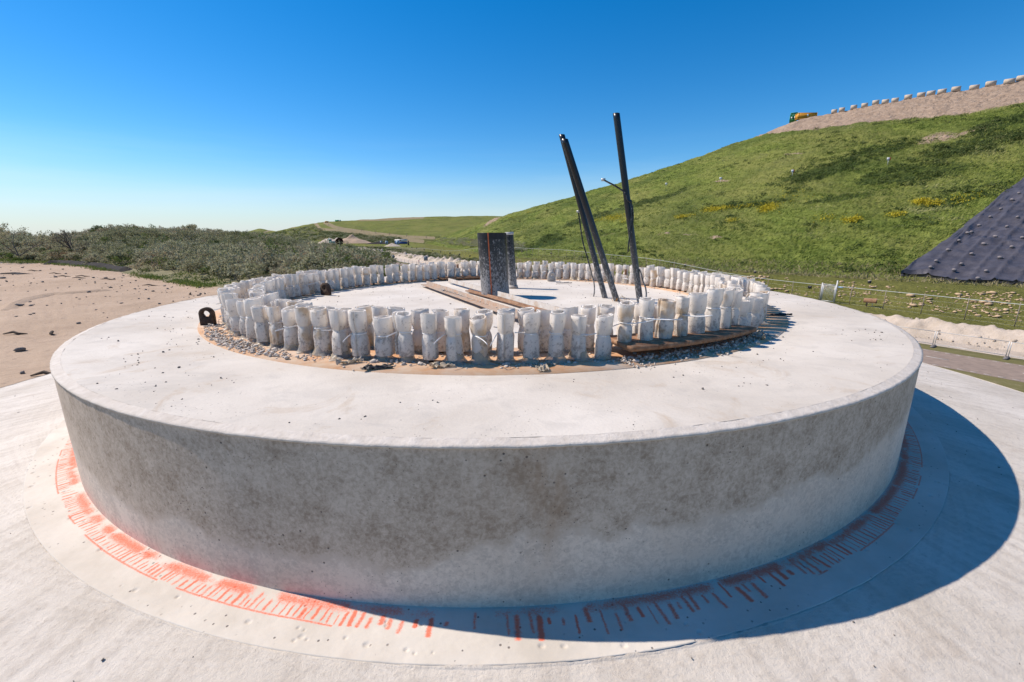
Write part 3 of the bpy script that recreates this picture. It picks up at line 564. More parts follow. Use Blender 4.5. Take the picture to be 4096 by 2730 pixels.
# ------------------------------------------------------------------ steel beams on the floor
def angle_beam(name, a, b2, flange, up, side, mat, label, z0=.035, th=.012, seed=1):
    a = np.asarray(a)[:2]; b2 = np.asarray(b2)[:2]; d = b2-a; Ln = np.linalg.norm(d); d /= Ln; nrm = np.array([-d[1], d[0]])*side; n = 60; s = np.linspace(0, Ln, n)
    prof = np.array([[0, 0], [flange, 0], [flange, up], [flange-th, up], [flange-th, th], [0, th]]); V = []
    for q, (o_, z_) in enumerate(prof):
        wob = .005*(fbm(s*9+seed*5, s*0+q*3, 3)-.5); xy = a+np.outer(s, d)+np.outer(o_+wob, nrm) if np.ndim(o_+wob) else 0
        V.append(np.column_stack([xy, np.full(n, z0+z_)+(.008*(fbm(s*14+seed, s*0+q, 3)-.5) if z_ > th else 0)]))
    V = np.concatenate(V); m = len(prof); i = np.arange(n-1)
    F = np.concatenate([np.stack([i+n*q, i+1+n*q, i+1+n*((q+1) % m), i+n*((q+1) % m)], -1) for q in range(m)])
    e0 = (np.arange(m)*n)[None]; 
    o = mesh(name, V, [F, e0, e0[:, ::-1]+n-1], mat); tag(o, label, "steel beam", "steel angle beams lying on the floor"); return o
G = lambda x, y, z=.05: P(x, y, z)
angle_beam("angle_beam", G(1683, 1139, .04), G(2062, 1276, .04), .115, .065, 1, MT['beam'], "front rusty steel angle with a wide dusty flange beside the black pipe")
angle_beam("angle_beam", G(1860, 1163, .03), G(2235, 1268, .03), .07, .03, 1, MT['edge'], "thin orange rusty flat steel strip behind the front steel angle", seed=3, z0=.02)
angle_beam("angle_beam", G(1792, 1128, .03), G(2330, 1282, .03), .02, .075, 1, MT['crust'], "rear beam crusted with pale concrete passing behind the fat pipe", z0=.022, th=.016, seed=7)
n = 420; s = RNG.random(n); a_, b_ = G(1760, 1160, .05), G(2080, 1262, .05); pos = a_+(b_-a_)*s[:, None]; pos[:, :2] += RNG.normal(0, .018, (n, 2))+np.array([.03, .035]); pos[:, 2] = .050
V, F = rocks(n, pos, np.exp(RNG.normal(math.log(.0065), .4, n)), 5); tag(mesh("beam_crumbs", V, F, MT['stone']), "grey crumbs lying on the front beam flange", "rubble", kind="stuff")

# ------------------------------------------------------------------ pipes
def pipe(name, base, top, r0, mat, label, wall=.008, rings=30, closed_top=False, n=40):
    e = empty(name, base); tag(e, label, "pipe"); d = np.asarray(top)-np.asarray(base); zs_ = np.linspace(0, 1, rings); a = np.linspace(0, 2*PI, n, endpoint=False)
    c = np.outer(zs_, d); V = np.concatenate([np.column_stack([c[i, 0]+r0*np.cos(a), c[i, 1]+r0*np.sin(a), np.full(n, c[i, 2])]) for i in range(rings)]+
        [np.column_stack([c[-1, 0]+(r0-wall)*np.cos(a), c[-1, 1]+(r0-wall)*np.sin(a), np.full(n, c[-1, 2])]), np.column_stack([c[-1, 0]*.75+(r0-wall)*np.cos(a), c[-1, 1]*.75+(r0-wall)*np.sin(a), np.full(n, c[-1, 2]*.75)])])
    F = gridf(rings+2, n, True); return e, mesh("pipe_body", V, [F, (np.arange(n)+(rings+1)*n)[None]], mat, e, True), d
Yd = P(1980, 1192, 0)[1]+.20
bp = np.array([WY(1980, 1190, Yd-.2)[0], Yd, 0.]); tp = WY(1967, 941, Yd)
dr, _, d = pipe("black_drum_pipe", bp, np.array([tp[0], tp[1], .90]), .205, MT['drum'], "fat upright black plastic pipe with an orange stripe and cement spatter", .02, n=64)
zq = np.linspace(0, 1, 20); aq = np.radians(np.array([-104.5, -103, -101.5, -100]))
cc = np.outer(zq, d); V = np.concatenate([np.column_stack([cc[i, 0]+.2075*np.cos(aq), cc[i, 1]+.2075*np.sin(aq), np.full(4, cc[i, 2])]) for i in range(20)]); mesh("stripe", V, gridf(20, 4), MT['orange'], dr)
aq = np.linspace(0, 2*PI, 64, endpoint=False); cc = np.outer(np.array([.90, .999]), d); V = np.concatenate([np.column_stack([cc[i, 0]+.2068*np.cos(aq), cc[i, 1]+.2068*np.sin(aq), np.full(64, cc[i, 2])]) for i in range(2)]); mesh("clean_top_band", V, gridf(2, 64, True), MT['blackp'], dr, True)
Y2 = P(2053, 1155, 0)[1]+.06; b2 = np.array([WY(2053, 1150, Y2)[0], Y2, 0]); t2 = WY(2037, 930, Y2)
d2, _, d = pipe("slim_pipe", b2, t2, .066, MT['drum'], "slimmer black pipe with a grey cap right behind the fat black pipe", .01)
V = MB().tube([d*.955, d*1.004], .0705, 32).build("grey_cap", MT['cap'], d2, True)
MB().tube([(0, 0, 0), (0, 0, .05)], [.085, .074], 24).build("concrete_collar", MT['crust'], d2, True)
def pole(tpx, tpy, bpx, bpy_, dy, label, r0=.042):
    b0 = P(bpx, bpy_, 0.); t0 = WY(tpx, tpy, b0[1]+dy); return pipe("tall_pipe", b0, t0, r0, MT['pole'], label, .007, 40, n=24)
pa, _, da = pole(2247, 540, 2420, 1192, .12, "taller rear one of the two crossing black pipes leaning left", .040)
pb, _, db = pole(2258, 558, 2467, 1204, -.06, "front one of the two paired black pipes leaning left", .043)
pc, _, dc = pole(2465, 455, 2560, 1207, .05, "rightmost tall black pipe with a cable wound round it", .042)
def on(base_e, pts, Y, r0, name, parent, mat=None, n=6):
    o0 = np.array(base_e.location); w_ = np.array([WY(x, y, Y)-o0 for x, y in pts])
    # smooth polyline
    k = np.linspace(0, len(w_)-1, len(w_)*5); w_ = np.stack([np.interp(k, np.arange(len(w_)), w_[:, i]) for i in range(3)], 1)
    for _ in range(3): w_[1:-1] = (w_[:-2]+w_[1:-1]*2+w_[2:])/4
    b = MB().tube(w_, r0, n); return b.build(name, mat or MT['cable'], parent, True)
Yc = pc.location[1]
on(pc, [(2418, 722), (2432, 730), (2455, 741), (2485, 760), (2500, 770)], Yc-.03, .011, "cable_stub", pc)
o0 = np.array(pc.location); q = WY(2417, 722, Yc-.03)-o0; MB().box(q+[-.012, 0, .006], (.05, .01, .034)).build("cable_lug", MT['galv'], pc)
on(pc, [(2500, 770), (2508, 800), (2525, 812), (2532, 840), (2533, 880), (2527, 915), (2520, 945), (2514, 975), (2512, 1010)], Yc-.05, .009, "wound_cable", pc)
on(pc, [(2524, 800), (2528, 850), (2522, 905), (2518, 930)], Yc-.055, .009, "cable_loop", pc)
on(pc, [(2558, 1078), (2566, 1100), (2572, 1125), (2582, 1150), (2586, 1175), (2583, 1207)], Yc-.03, .010, "lower_cable", pc)
ha = empty("hanging_cable", P(2376, 1186, 0.)); tag(ha, "thin dusty cable hanging down left of the two paired pipes", "cable")
Ya = ha.location[1]
on(ha, [(2314, 850), (2318, 880), (2322, 910), (2328, 950), (2335, 985), (2343, 1010), (2352, 1040), (2360, 1070), (2368, 1100), (2376, 1130), (2378, 1155), (2377, 1172), (2374, 1188)], Ya, .010, "cable_strand", ha)
MB().box(WY(2313, 847, Ya)-np.array(ha.location), (.04, .03, .03)).build("clamp", MT['galv'], ha)
on(ha, [(2311, 846), (2325, 843), (2340, 846)], Ya-.01, .004, "clamp_wire", ha)
wr = empty("wire_ends", P(2480, 1206, 0.)); tag(wr, "thin orange wire ends sticking up at the foot of the paired pipes", "wire")
b = MB(); rr_ = random.Random(2)
for k in range(9):
    x0 = rr_.uniform(-.10, .10); b.tube([(x0, 0, 0), (x0+rr_.uniform(-.03, .03), -.02, .03), (x0+rr_.uniform(-.09, .09), rr_.uniform(-.05, .05), rr_.uniform(.03, .08))], .0022, 5)
b.build("wire_strands", MT['ora'], wr)

# ------------------------------------------------------------------ terrain
ZG = -6.8
V = np.array([[-400, -400, ZG], [2500, -400, ZG], [2500, 3500, ZG], [-400, 3500, ZG]], float)
tag(mesh("ground", V, [[0, 1, 2, 3]], MT['ground']), "flat low grassland", kind="structure")
tag(mesh("sea", np.array([[-15000, -3000, -9.], [600, -3000, -9.], [600, 15000, -9.], [-15000, 15000, -9.]]), [[0, 1, 2, 3]], MT['sea']), "blue sea on the horizon", kind="structure")
def interp_cols(cols, pxs, nsub, sm=True):
    """cols: {px: [(t, row or ('z', z))...]} -> array (rows, columns, 3) world points"""
    kx = sorted(cols); nr = len(cols[kx[0]]); T = np.zeros((nr, len(kx))); Y = np.zeros_like(T)
    for j, x in enumerate(kx):
        for i, (t, q) in enumerate(cols[x]):
            T[i, j] = t; Y[i, j] = yz(x, t, q[1]) if isinstance(q, tuple) else q
    # work with 1/t and the elevation ratio so that interpolation stays smooth in perspective
    G3 = np.zeros((nr, len(pxs), 3))
    for i in range(nr):
        t = np.exp(np.interp(pxs, kx, np.log(T[i]))); y = np.interp(pxs, kx, Y[i])
        k = max(3, len(pxs)//60)
        if sm:
            pad = lambda a: np.concatenate([2*a[0]-a[k:0:-1], a, 2*a[-1]-a[-2:-k-2:-1]]); ker = np.hanning(2*k+1); ker /= ker.sum()
            t = np.convolve(pad(t), ker, 'same')[k:-k]; y = np.convolve(pad(y), ker, 'same')[k:-k]
        G3[i] = U(pxs, y, t)
    out = [G3[0]]; rid = [0.]
    for i in range(nr-1):
        m = nsub[i]
        for s in range(1, m+1):
            out.append(G3[i]+(G3[i+1]-G3[i])*(s/m)); rid.append(i+s/m)
    G3 = np.array(out)
    for _ in range(3): G3[1:-1, :, 2] = (G3[:-2, :, 2]+2*G3[1:-1, :, 2]+G3[2:, :, 2])/4
    return G3, np.array(rid)
def locate(G3, px, py):
    """first surface point of a strip seen at px,py"""
    X, Yp, T = proj(G3.reshape(-1, 3)); X = X.reshape(G3.shape[:2]); Yp = Yp.reshape(G3.shape[:2]); xr = X[0]
    j = int(np.clip(np.searchsorted(xr, px), 1, len(xr)-1)); yv = Yp[:, j]; idx = np.where((yv[:-1] >= py) & (yv[1:] < py))[0]
    i = idx[0] if len(idx) else int(np.argmin(np.abs(yv-py))); i = min(i, len(yv)-2); f_ = np.clip((yv[i]-py)/(yv[i]-yv[i+1]+1e-9), 0, 1) if len(idx) else 0
    k = np.clip((px-xr[j-1])/(xr[j]-xr[j-1]+1e-9), 0, 1); a_ = G3[i, j-1]*(1-k)+G3[i, j]*k; b_ = G3[i+1, j-1]*(1-k)+G3[i+1, j]*k
    return a_*(1-f_)+b_*f_
# embankment round the slab
v, f, rr, aa = annulus(np.concatenate([np.linspace(6.9, 16, 30)]), A, lambda r, a: -1.33-(r-6.9)*.66+.15*(fbm(r*np.cos(a)*.5+30, r*np.sin(a)*.5+30)-.5)*(r > 7.5))
tag(mesh("embankment", v, f, MT['bank'], None, True), kind="structure")
# left sand and dune
LD = {-2400: [(2, ('z', -1.33)), (10, ('z', -1.25)), (22, ('z', -1.0)), (28, ('z', 1.2)), (38, ('z', 2.4)), (60, ('z', -4)), (70, ('z', -9.2))],
 -900: [(3.5, ('z', -1.33)), (14, ('z', -1.2)), (30, ('z', -1.1)), (36, ('z', .8)), (46, 915), (70, ('z', -4)), (90, ('z', -9.2))],
 0: [(4.3, ('z', -1.33)), (20, ('z', -1.25)), (38.5, 1046), (45, 1000), (54, 972), (90, ('z', -4)), (110, ('z', -9.2))],
 180: [(4.7, ('z', -1.33)), (19, ('z', -1.25)), (37, 1050), (44, 1008), (52, 978), (90, ('z', -4)), (110, ('z', -9.2))],
 320: [(5, ('z', -1.33)), (18, ('z', -1.25)), (33, 1060), (41, 1000), (52, 952), (90, ('z', -4)), (110, ('z', -9.2))],
 460: [(5.5, ('z', -1.33)), (16, ('z', -1.26)), (29, 1085), (40, 1000), (52, 922), (90, ('z', -4)), (110, ('z', -9.2))],
 650: [(7, ('z', -1.33)), (14, ('z', -1.28)), (23, 1118), (38, 1010), (56, 934), (90, ('z', -4)), (110, ('z', -9.2))],
 850: [(9, ('z', -1.35)), (13, ('z', -1.3)), (18.7, 1150), (38, 1020), (60, 942), (95, ('z', -5)), (115, ('z', -9.2))],
 1000: [(11, ('z', -1.38)), (13.5, ('z', -1.32)), (17, 1150), (36, 1030), (60, 950), (95, ('z', -5)), (115, ('z', -9.2))],
 1130: [(12, ('z', -1.4)), (14, ('z', -1.4)), (17, 1150), (34, 1045), (56, 972), (90, ('z', -6)), (105, ('z', -9.2))],
 1300: [(12, ('z', -1.4)), (14, ('z', -1.45)), (17, 1145), (32, 1066), (50, 1010), (70, ('z', -6.8)), (80, ('z', -9.2))],
 1478: [(12, ('z', -1.4)), (14, ('z', -1.5)), (17, 1140), (28, 1084), (40, 1044), (55, ('z', -6.8)), (60, ('z', -9.2))],
 1545: [(12, ('z', -1.4)), (13.5, ('z', -1.6)), (16, 1150), (22, 1122), (30, 1098), (40, ('z', -6.8)), (45, ('z', -9.2))],
 1680: [(12, ('z', -1.5)), (13, ('z', -1.8)), (15, ('z', -2.8)), (17, ('z', -3.6)), (20, ('z', -4.6)), (26, ('z', -6.9)), (30, ('z', -9.2))]}
pxs = np.linspace(-2400, 1680, 520); LG, rid = interp_cols(LD, pxs, [30, 60, 24, 24, 16, 4])
Xg, Yg = LG[..., 0], LG[..., 1]; RID = rid[:, None]+0*Xg
LG[..., 2] += (fbm(Xg*.35+90, Yg*.35+90, 4)-.5)*.9*sstep(1.8, 3, RID)+(fbm(Xg*.5+50, Yg*.5+50, 4)-.5)*.12*sstep(0.05, .5, RID)
LG[..., 2] += .035*(np.abs(fbm(Xg*1.1+9, Yg*.6+9, 4)-.5)*-4+.5)*sstep(.05, .4, RID)*(RID < 2.2)
veg = sstep(1.78, 2.12, RID+.25*(fbm(Xg*.4+7, Yg*.4+7, 4)-.5))
dune = tag(mesh("dune_ground", LG.reshape(-1, 3), gridf(*LG.shape[:2]), MT['sand'], None, True, {'veg': ('POINT', veg)}), "pinkish sand flat rising to scrubby dunes", kind="structure")
# rut across the sand
def ridge(pts, name, w_, h_, mat, zf, seed, kind="structure", label=None, peaks=None, npts=160, shadow=0):
    pts = np.asarray(pts, float); s = np.concatenate([[0], np.cumsum(np.linalg.norm(np.diff(pts[:, :2], axis=0), axis=1))]); k = np.linspace(0, s[-1], npts)
    c = np.stack([np.interp(k, s, pts[:, i]) for i in range(3)], 1); d = np.gradient(c[:, :2], axis=0); d /= np.linalg.norm(d, axis=1)[:, None]; nr = np.stack([-d[:, 1], d[:, 0]], 1)
    m = 21; u_ = np.linspace(-1, 1, m); W_ = np.broadcast_to(w_, (npts,)); tp_ = np.minimum(1, np.minimum(k, s[-1]-k)/(s[-1]*.04+.01))
    hh = h_*(.8+.5*(fbm(k*.5+seed, k*0+3, 3)-.5))*tp_
    if peaks: ph = (k/peaks+.25*fbm(k*.3+seed, k*0+9, 2)*2) % 1; hh = hh*(.62+.42*(1-np.abs(ph*2-1))); 
    V = np.zeros((m, npts, 3))
    for i, q in enumerate(u_):
        off = q*W_*(1+.25*(fbm(k*.7+seed, k*0+q*2+5, 3)-.5)); prof = (1-abs(q)**1.25)
        V[i, :, :2] = c[:, :2]+nr*off[:, None]; V[i, :, 2] = c[:, 2]+hh*prof*(1+.7*(fbm(k*1.3+seed, off*1.3+20, 4)-.5)*(abs(q) < .95)*(h_ > .6))+.16*(fbm(k*3.1+seed, off*3+20, 3)-.5)*(h_ > .6)*(abs(q) < .9)-.03
    return tag(mesh(name, V.reshape(-1, 3), gridf(m, npts), mat, None, True), label, kind=kind)
def Ldz(px, py, dz=0.): q = locate(LG, px, py).copy(); q[2] += dz; return q
ridge([Ldz(x, y) for x, y in ((5, 1248), (47, 1222), (98, 1202), (150, 1190), (210, 1178), (266, 1176), (327, 1170), (400, 1165), (450, 1164))], "sand_rut", .28, .13, MT['sand'], None, 3, label="low crooked bank of sand along a wheel rut")
ridge([Ldz(x, y) for x, y in ((0, 1098), (60, 1094), (100, 1098))], "sand_rut", .4, .12, MT['soil'], None, 5)
# dark eroded peat scarp under the shrubs
ridge([Ldz(x, y, -.05) for x, y in ((180, 1060), (240, 1054), (280, 1058), (330, 1060), (390, 1066), (440, 1074), (520, 1084))], "peat_scarp", .6, .42, MT['soil'], None, 8, label="dark eroded peat edge under the dune scrub")

# road in the low land
RD = np.array([[44, -8], [26.8, 21.3], [-36, 125], [-142, 331], [-330, 700]], float)
def offset_line(L0, off):
    out = []
    for i in range(len(L0)):
        d = L0[min(i+1, len(L0)-1)]-L0[max(i-1, 0)]; d /= np.linalg.norm(d); out.append(L0[i]+off*np.array([d[1], -d[0]]))
    return np.array(out)
def ribbon(name, Lc, w0, w1, z, mat, label=None, kind="structure"):
    a_, b_ = offset_line(Lc, w0), offset_line(Lc, w1); n = len(Lc); V = np.concatenate([np.column_stack([a_, np.full(n, z)]), np.column_stack([b_, np.full(n, z)])]); i = np.arange(n-1)
    return tag(mesh(name, V, [np.stack([i, i+1, i+1+n, i+n], -1)], mat), label, kind=kind)
ribbon("road", RD, -2.3, 2.3, ZG+.008, MT['asphalt'], "narrow asphalt road running along the dunes")
ribbon("side_path", RD, -8.6, -5.6, ZG+.006, MT['asphalt'], "paler path beside the road")
for off in (-1.9, 1.9):
    mk_ = []
Lseg = []
b = MB()
def along(Lc, s):
    d = np.linalg.norm(np.diff(Lc, axis=0), axis=1); cs = np.concatenate([[0], np.cumsum(d)]); x = np.interp(s, cs, Lc[:, 0]); y = np.interp(s, cs, Lc[:, 1]); i = int(np.clip(np.searchsorted(cs, s)-1, 0, len(d)-1)); t = (Lc[i+1]-Lc[i])/d[i]
    return np.array([x, y]), t
for s in np.arange(12, 240, 4.2):
    p, t = along(RD, s); R = np.array([[t[0], -t[1], 0], [t[1], t[0], 0], [0, 0, 1]]); b.box((p[0], p[1], ZG+.014), (1.1, .12, .004), R)
tag(b.build("centre_line", MT['line']), "dashed white line on the road", kind="structure")
b = MB()
for off in (-2.05, 2.05):
    Lo = offset_line(RD, off)
    for s in np.arange(5, 200, .55):
        p, t = along(Lo, s); R = np.array([[t[0], -t[1], 0], [t[1], t[0], 0], [0, 0, 1]]); b.box((p[0], p[1], ZG+.014), (.28, .07, .004), R)
tag(b.build("edge_line", MT['line']), "worn dashed edge lines of the road", kind="structure")
# sandy verge and windrow beyond the road
ribbon("sandy_verge", RD, 4.2, 10, ZG+.004, MT['bank'])
wl = offset_line(RD, 8.6); pts = [np.append(along(wl, s)[0], ZG) for s in np.linspace(2, 130, 60)]
ridge(pts, "sand_windrow", 2.1, 1.45, MT['bank'], None, 21, label="long heaped bank of pale dug sand beside the road", npts=700, peaks=None)
wl2 = offset_line(RD, 11.2); pts = [np.append(along(wl2, s)[0], ZG) for s in np.linspace(112, 330, 60)]
ridge(pts, "sand_windrow", 2.5, 2.2, MT['bank'], None, 33, label="row of pale sand cones tipped along the far road", npts=1400, peaks=4.6)

# the big landfill slope on the right
FL0 = np.array([[41.5, 24.4], [39.9, 28.6], [36.1, 38.0], [-20, 155], [-79, 278]])       # line of the long fence
def tfence(px, shift=0.):
    x = (px-2048)/FPX; best = None
    Lx = offset_line(np.concatenate([[FL0[1]+(FL0[1]-FL0[2])*4], FL0[1:]]), shift)
    for i in range(len(Lx)-1):
        a_, b_ = Lx[i], Lx[i+1]
        for k in np.linspace(0, 1, 400):
            q = a_+(b_-a_)*k; X, _, T = proj((q[0], q[1], ZG+.5))
            if T > 1 and (best is None or abs(X-px) < best[0]): best = (abs(X-px), T)
    return best[1]
crest = {1700: (430, 968), 1723: (420, 966), 1850: (360, 922), 2002: (300, 868), 2150: (275, 822), 2298: (252, 784), 2420: (235, 755), 2600: (212, 690), 2716: (198, 649), 2840: (186, 612), 2961: (176, 552), 3090: (168, 506), 3170: (162, 487), 3300: (155, 461), 3500: (146, 421), 3640: (140, 397), 3800: (133, 371), 3960: (128, 349), 4096: (123, 327), 4700: (105, 225), 5600: (88, 60)}
cx_, cy_ = sorted(crest), [crest[k][1] for k in sorted(crest)]; ct_ = [crest[k][0] for k in sorted(crest)]
toe = {1700: 972, 1850: 1000, 2000: 1024, 2284: 1050, 2550: 1066, 2820: 1080, 3150: 1096, 3450: 1112, 3800: 1128, 4096: 1142, 4700: 1172, 5600: 1215}
HD = {}
for px in (1700, 1850, 2000, 2284, 2550, 2820, 3150, 3450, 3800, 4096, 4700, 5600):
    ty = toe[px]; tt_ = ((-4.3-CAM[2])/(_fw[2]+_up[2]*(1365-ty)/FPX)); tt_ = min(tt_, 330); tf = tfence(px); tf = min(tf, tt_*.86)
    ct = np.interp(px, cx_, ct_); cy = np.interp(px, cx_, cy_); tt_ = min(tt_, ct*.9); tf = min(tf, tt_*.86)
    m1 = tt_+(ct-tt_)*.33; m2 = tt_+(ct-tt_)*.68; zt = -4.3; zc = (U(px, cy, ct))[2]
    HD[px] = [(tf*.80, ('z', ZG-.3)), (tf*.93, ('z', ZG+.35)), (tf*1.02, ('z', ZG+.6)), (tf+(tt_-tf)*.55, ('z', -4.55)), (tt_, ('z', zt)), (m1, ('z', zt+(zc-zt)*.31)), (m2, ('z', zt+(zc-zt)*.70)), (ct, cy), (ct*1.12, ('z', zc-1.)), (ct*1.5, ('z', -8))]
pxs = np.linspace(1700, 5600, 900); HG, rid = interp_cols(HD, pxs, [4, 10, 16, 8, 70, 80, 70, 6, 4])
Xg, Yg = HG[..., 0], HG[..., 1]; RID = rid[:, None]+0*Xg
# finer crest line
pc_x, pc_y, _ = proj(HG.reshape(-1, 3)); PX = pc_x.reshape(Xg.shape); PY = pc_y.reshape(Xg.shape)
fz = sstep(4.0, 4.3, RID)*sstep(7.4, 6.9, RID)
dist = np.hypot(Xg, Yg)
ca, sa_ = math.cos(math.radians(25)), math.sin(math.radians(25)); xr_ = Xg*ca+Yg*sa_; yr_ = -Xg*sa_+Yg*ca
rough = (fbm(Xg*.09+20, Yg*.09+20, 3)-.5)*2.0+(fbm(Xg*.6+60, Yg*.6+60, 4)-.5)*.9+(fbm(Xg*2.2+6, Yg*2.2+6, 2)-.5)*.35
HG[..., 2] += rough*fz*np.clip(sstep(0, .25, 1-np.abs(RID-5.6)/1.8), .12, 1)+(fbm(Xg*.8+60, Yg*.8+60, 3)-.5)*.16*(RID < 4.2)*(RID > .5)
sandy = np.interp(PX, [2900, 2961, 3150, 3270, 3480, 3830, 4096, 5600], [500, 553, 525, 513, 487, 456, 409, 250])
smask = sstep(6, -8, PY-sandy)*(PX > 2930)*(RID > 5.5)
def blob(cx, cy, rx, ry, rot=0.): 
    c_, s_ = math.cos(rot), math.sin(rot); dx, dy = PX-cx, PY-cy; a_ = (dx*c_+dy*s_)/rx; b_ = (-dx*s_+dy*c_)/ry; return np.exp(-(a_*a_+b_*b_)**1.5)
for q in ((3760, 550, 110, 22, -.12), (3880, 530, 90, 8, -.25), (3180, 618, 60, 5, -.1), (2880, 725, 50, 4, 0), (1975, 880, 60, 10, -.6)): smask = np.maximum(smask, blob(*q)*.75)
for q in ((2440, 938, 34, 6, 0), (2655, 940, 45, 6, 0), (2755, 942, 50, 5, 0), (2860, 945, 50, 7, 0), (3050, 1103, 60, 6, .1), (2760, 1060, 60, 5, .1)): smask = np.maximum(smask, blob(*q)*.62)
smask = np.maximum(smask, .45*sstep(4.05, 4.0, RID)*sstep(2.3, 3.2, RID)*sstep(.62, .72, fbm(Xg*.5, Yg*.5, 3)))
dk = np.zeros_like(PX)
for q in ((3900, 590, 260, 40, -.22), (3500, 610, 200, 22, -.28), (3650, 700, 260, 40, -.12), (3300, 690, 220, 26, -.25), (4000, 500, 160, 20, -.3), (3350, 800, 160, 16, -.1), (3000, 820, 140, 12, -.1), (3800, 800, 160, 16, -.2), (2600, 800, 160, 12, -.3), (2350, 880, 120, 14, -.3), (2200, 960, 80, 18, -.3), (2060, 1000, 110, 12, -.2)): dk = np.maximum(dk, blob(*q))
dk = dk*(.35+1.1*(fbm(Xg*.12+3, Yg*.12+9, 4)))
flat = sstep(4.02, 3.9, RID)
hill = tag(mesh("hillside", HG.reshape(-1, 3), gridf(*HG.shape[:2]), MT['hill'], None, True, {'sand': ('POINT', smask), 'dark': ('POINT', dk.clip(0, 1)), 'flat': ('POINT', flat)}), "steep grassy landfill slope", kind="structure")

# far green hill with its sandy tracks
FD = {}
for px, cy, ct, by in ((860, 935, 900, 975), (950, 932, 900, 972), (992, 928, 900, 965), (1040, 913, 900, 962), (1080, 922, 950, 960), (1104, 926, 800, 962), (1180, 907, 700, 962), (1254, 893, 640, 966), (1296, 889, 600, 968), (1352, 884, 600, 972), (1464, 877, 620, 980), (1628, 870, 640, 990), (1791, 865, 640, 990), (2002, 863, 640, 985), (2350, 862, 640, 985)):
    bt = 300 if px > 1150 else 500
    FD[px] = [(bt, ('z', ZG-.5)), (bt*1.03, ('z', ZG+.5)), (bt+(ct-bt)*.45, cy+(by-cy)*.45), (ct, cy), (ct*1.1, ('z', 6)), (ct*1.3, ('z', -9.5))]
pxs = np.linspace(860, 2350, 520); FG, rid = interp_cols(FD, pxs, [4, 60, 60, 4, 4]); RID = rid[:, None]+0*FG[..., 0]
X_, Y_, _ = proj(FG.reshape(-1, 3)); PX = X_.reshape(RID.shape); PY = Y_.reshape(RID.shape)
FG[..., 2] += (fbm(FG[..., 0]*.05+9, FG[..., 1]*.05+9, 4)-.5)*2.2*sstep(1.2, 1.8, RID)*(RID < 3.2)
X_, Y_, _ = proj(FG.reshape(-1, 3)); PX = X_.reshape(RID.shape); PY = Y_.reshape(RID.shape)
def band(pts, hw):
    pts = np.array(pts, float); yc = np.interp(PX, pts[:, 0], pts[:, 1]); m = (PX > pts[0, 0]) & (PX < pts[-1, 0]); return np.where(m, sstep(hw, hw*.5, np.abs(PY-yc)), 0)
def seg(x0, y0, x1, y1, hw):
    d = np.array([x1-x0, y1-y0]); L2 = d@d; k = np.clip(((PX-x0)*d[0]+(PY-y0)*d[1])/L2, 0, 1); r_ = np.hypot(PX-x0-k*d[0], (PY-y0-k*d[1])*1.0); return sstep(hw, hw*.6, r_)
sm_ = np.maximum.reduce([seg(1262, 894, 1280, 917, 8), seg(1300, 891, 1335, 908, 9), seg(1335, 908, 1390, 920, 7), seg(1280, 917, 1345, 922, 6), seg(1390, 920, 1480, 932, 8), seg(1480, 932, 1620, 948, 7), seg(1620, 948, 1735, 953, 7), seg(1345, 922, 1440, 940, 7), seg(1440, 940, 1560, 955, 8), seg(1560, 955, 1690, 966, 9)])
for q in ((1385, 881, 1480, 880, 3), (1440, 879, 1600, 876, 8), (1540, 876, 1690, 869, 9), (1040, 914, 1060, 914, 0.1), (1150, 912, 1180, 908, 4), (1190, 902, 1215, 898, 3), (1057, 930, 1088, 920, 3)): sm_ = np.maximum(sm_, seg(*q))
sm_ = sm_*(.75+.6*(fbm(FG[..., 0]*.06, FG[..., 1]*.06, 3)-.4))
MT['far'] = MT['hill']
dkf = sstep(.5, .64, fbm(FG[..., 0]*.03+3, FG[..., 1]*.03+60, 4))*np.clip(sstep(930, 950, PY)*(PX < 1760)+.35+(PX < 1270), 0, 1)*(sm_ < .3)
tag(mesh("far_hill", FG.reshape(-1, 3), gridf(*FG.shape[:2]), MT['hill'], None, True, {'sand': ('POINT', sm_*1.2), 'dark': ('POINT', dkf*.9), 'flat': ('POINT', .55+0*dkf)}), "distant green hill with a sandy track", kind="structure")

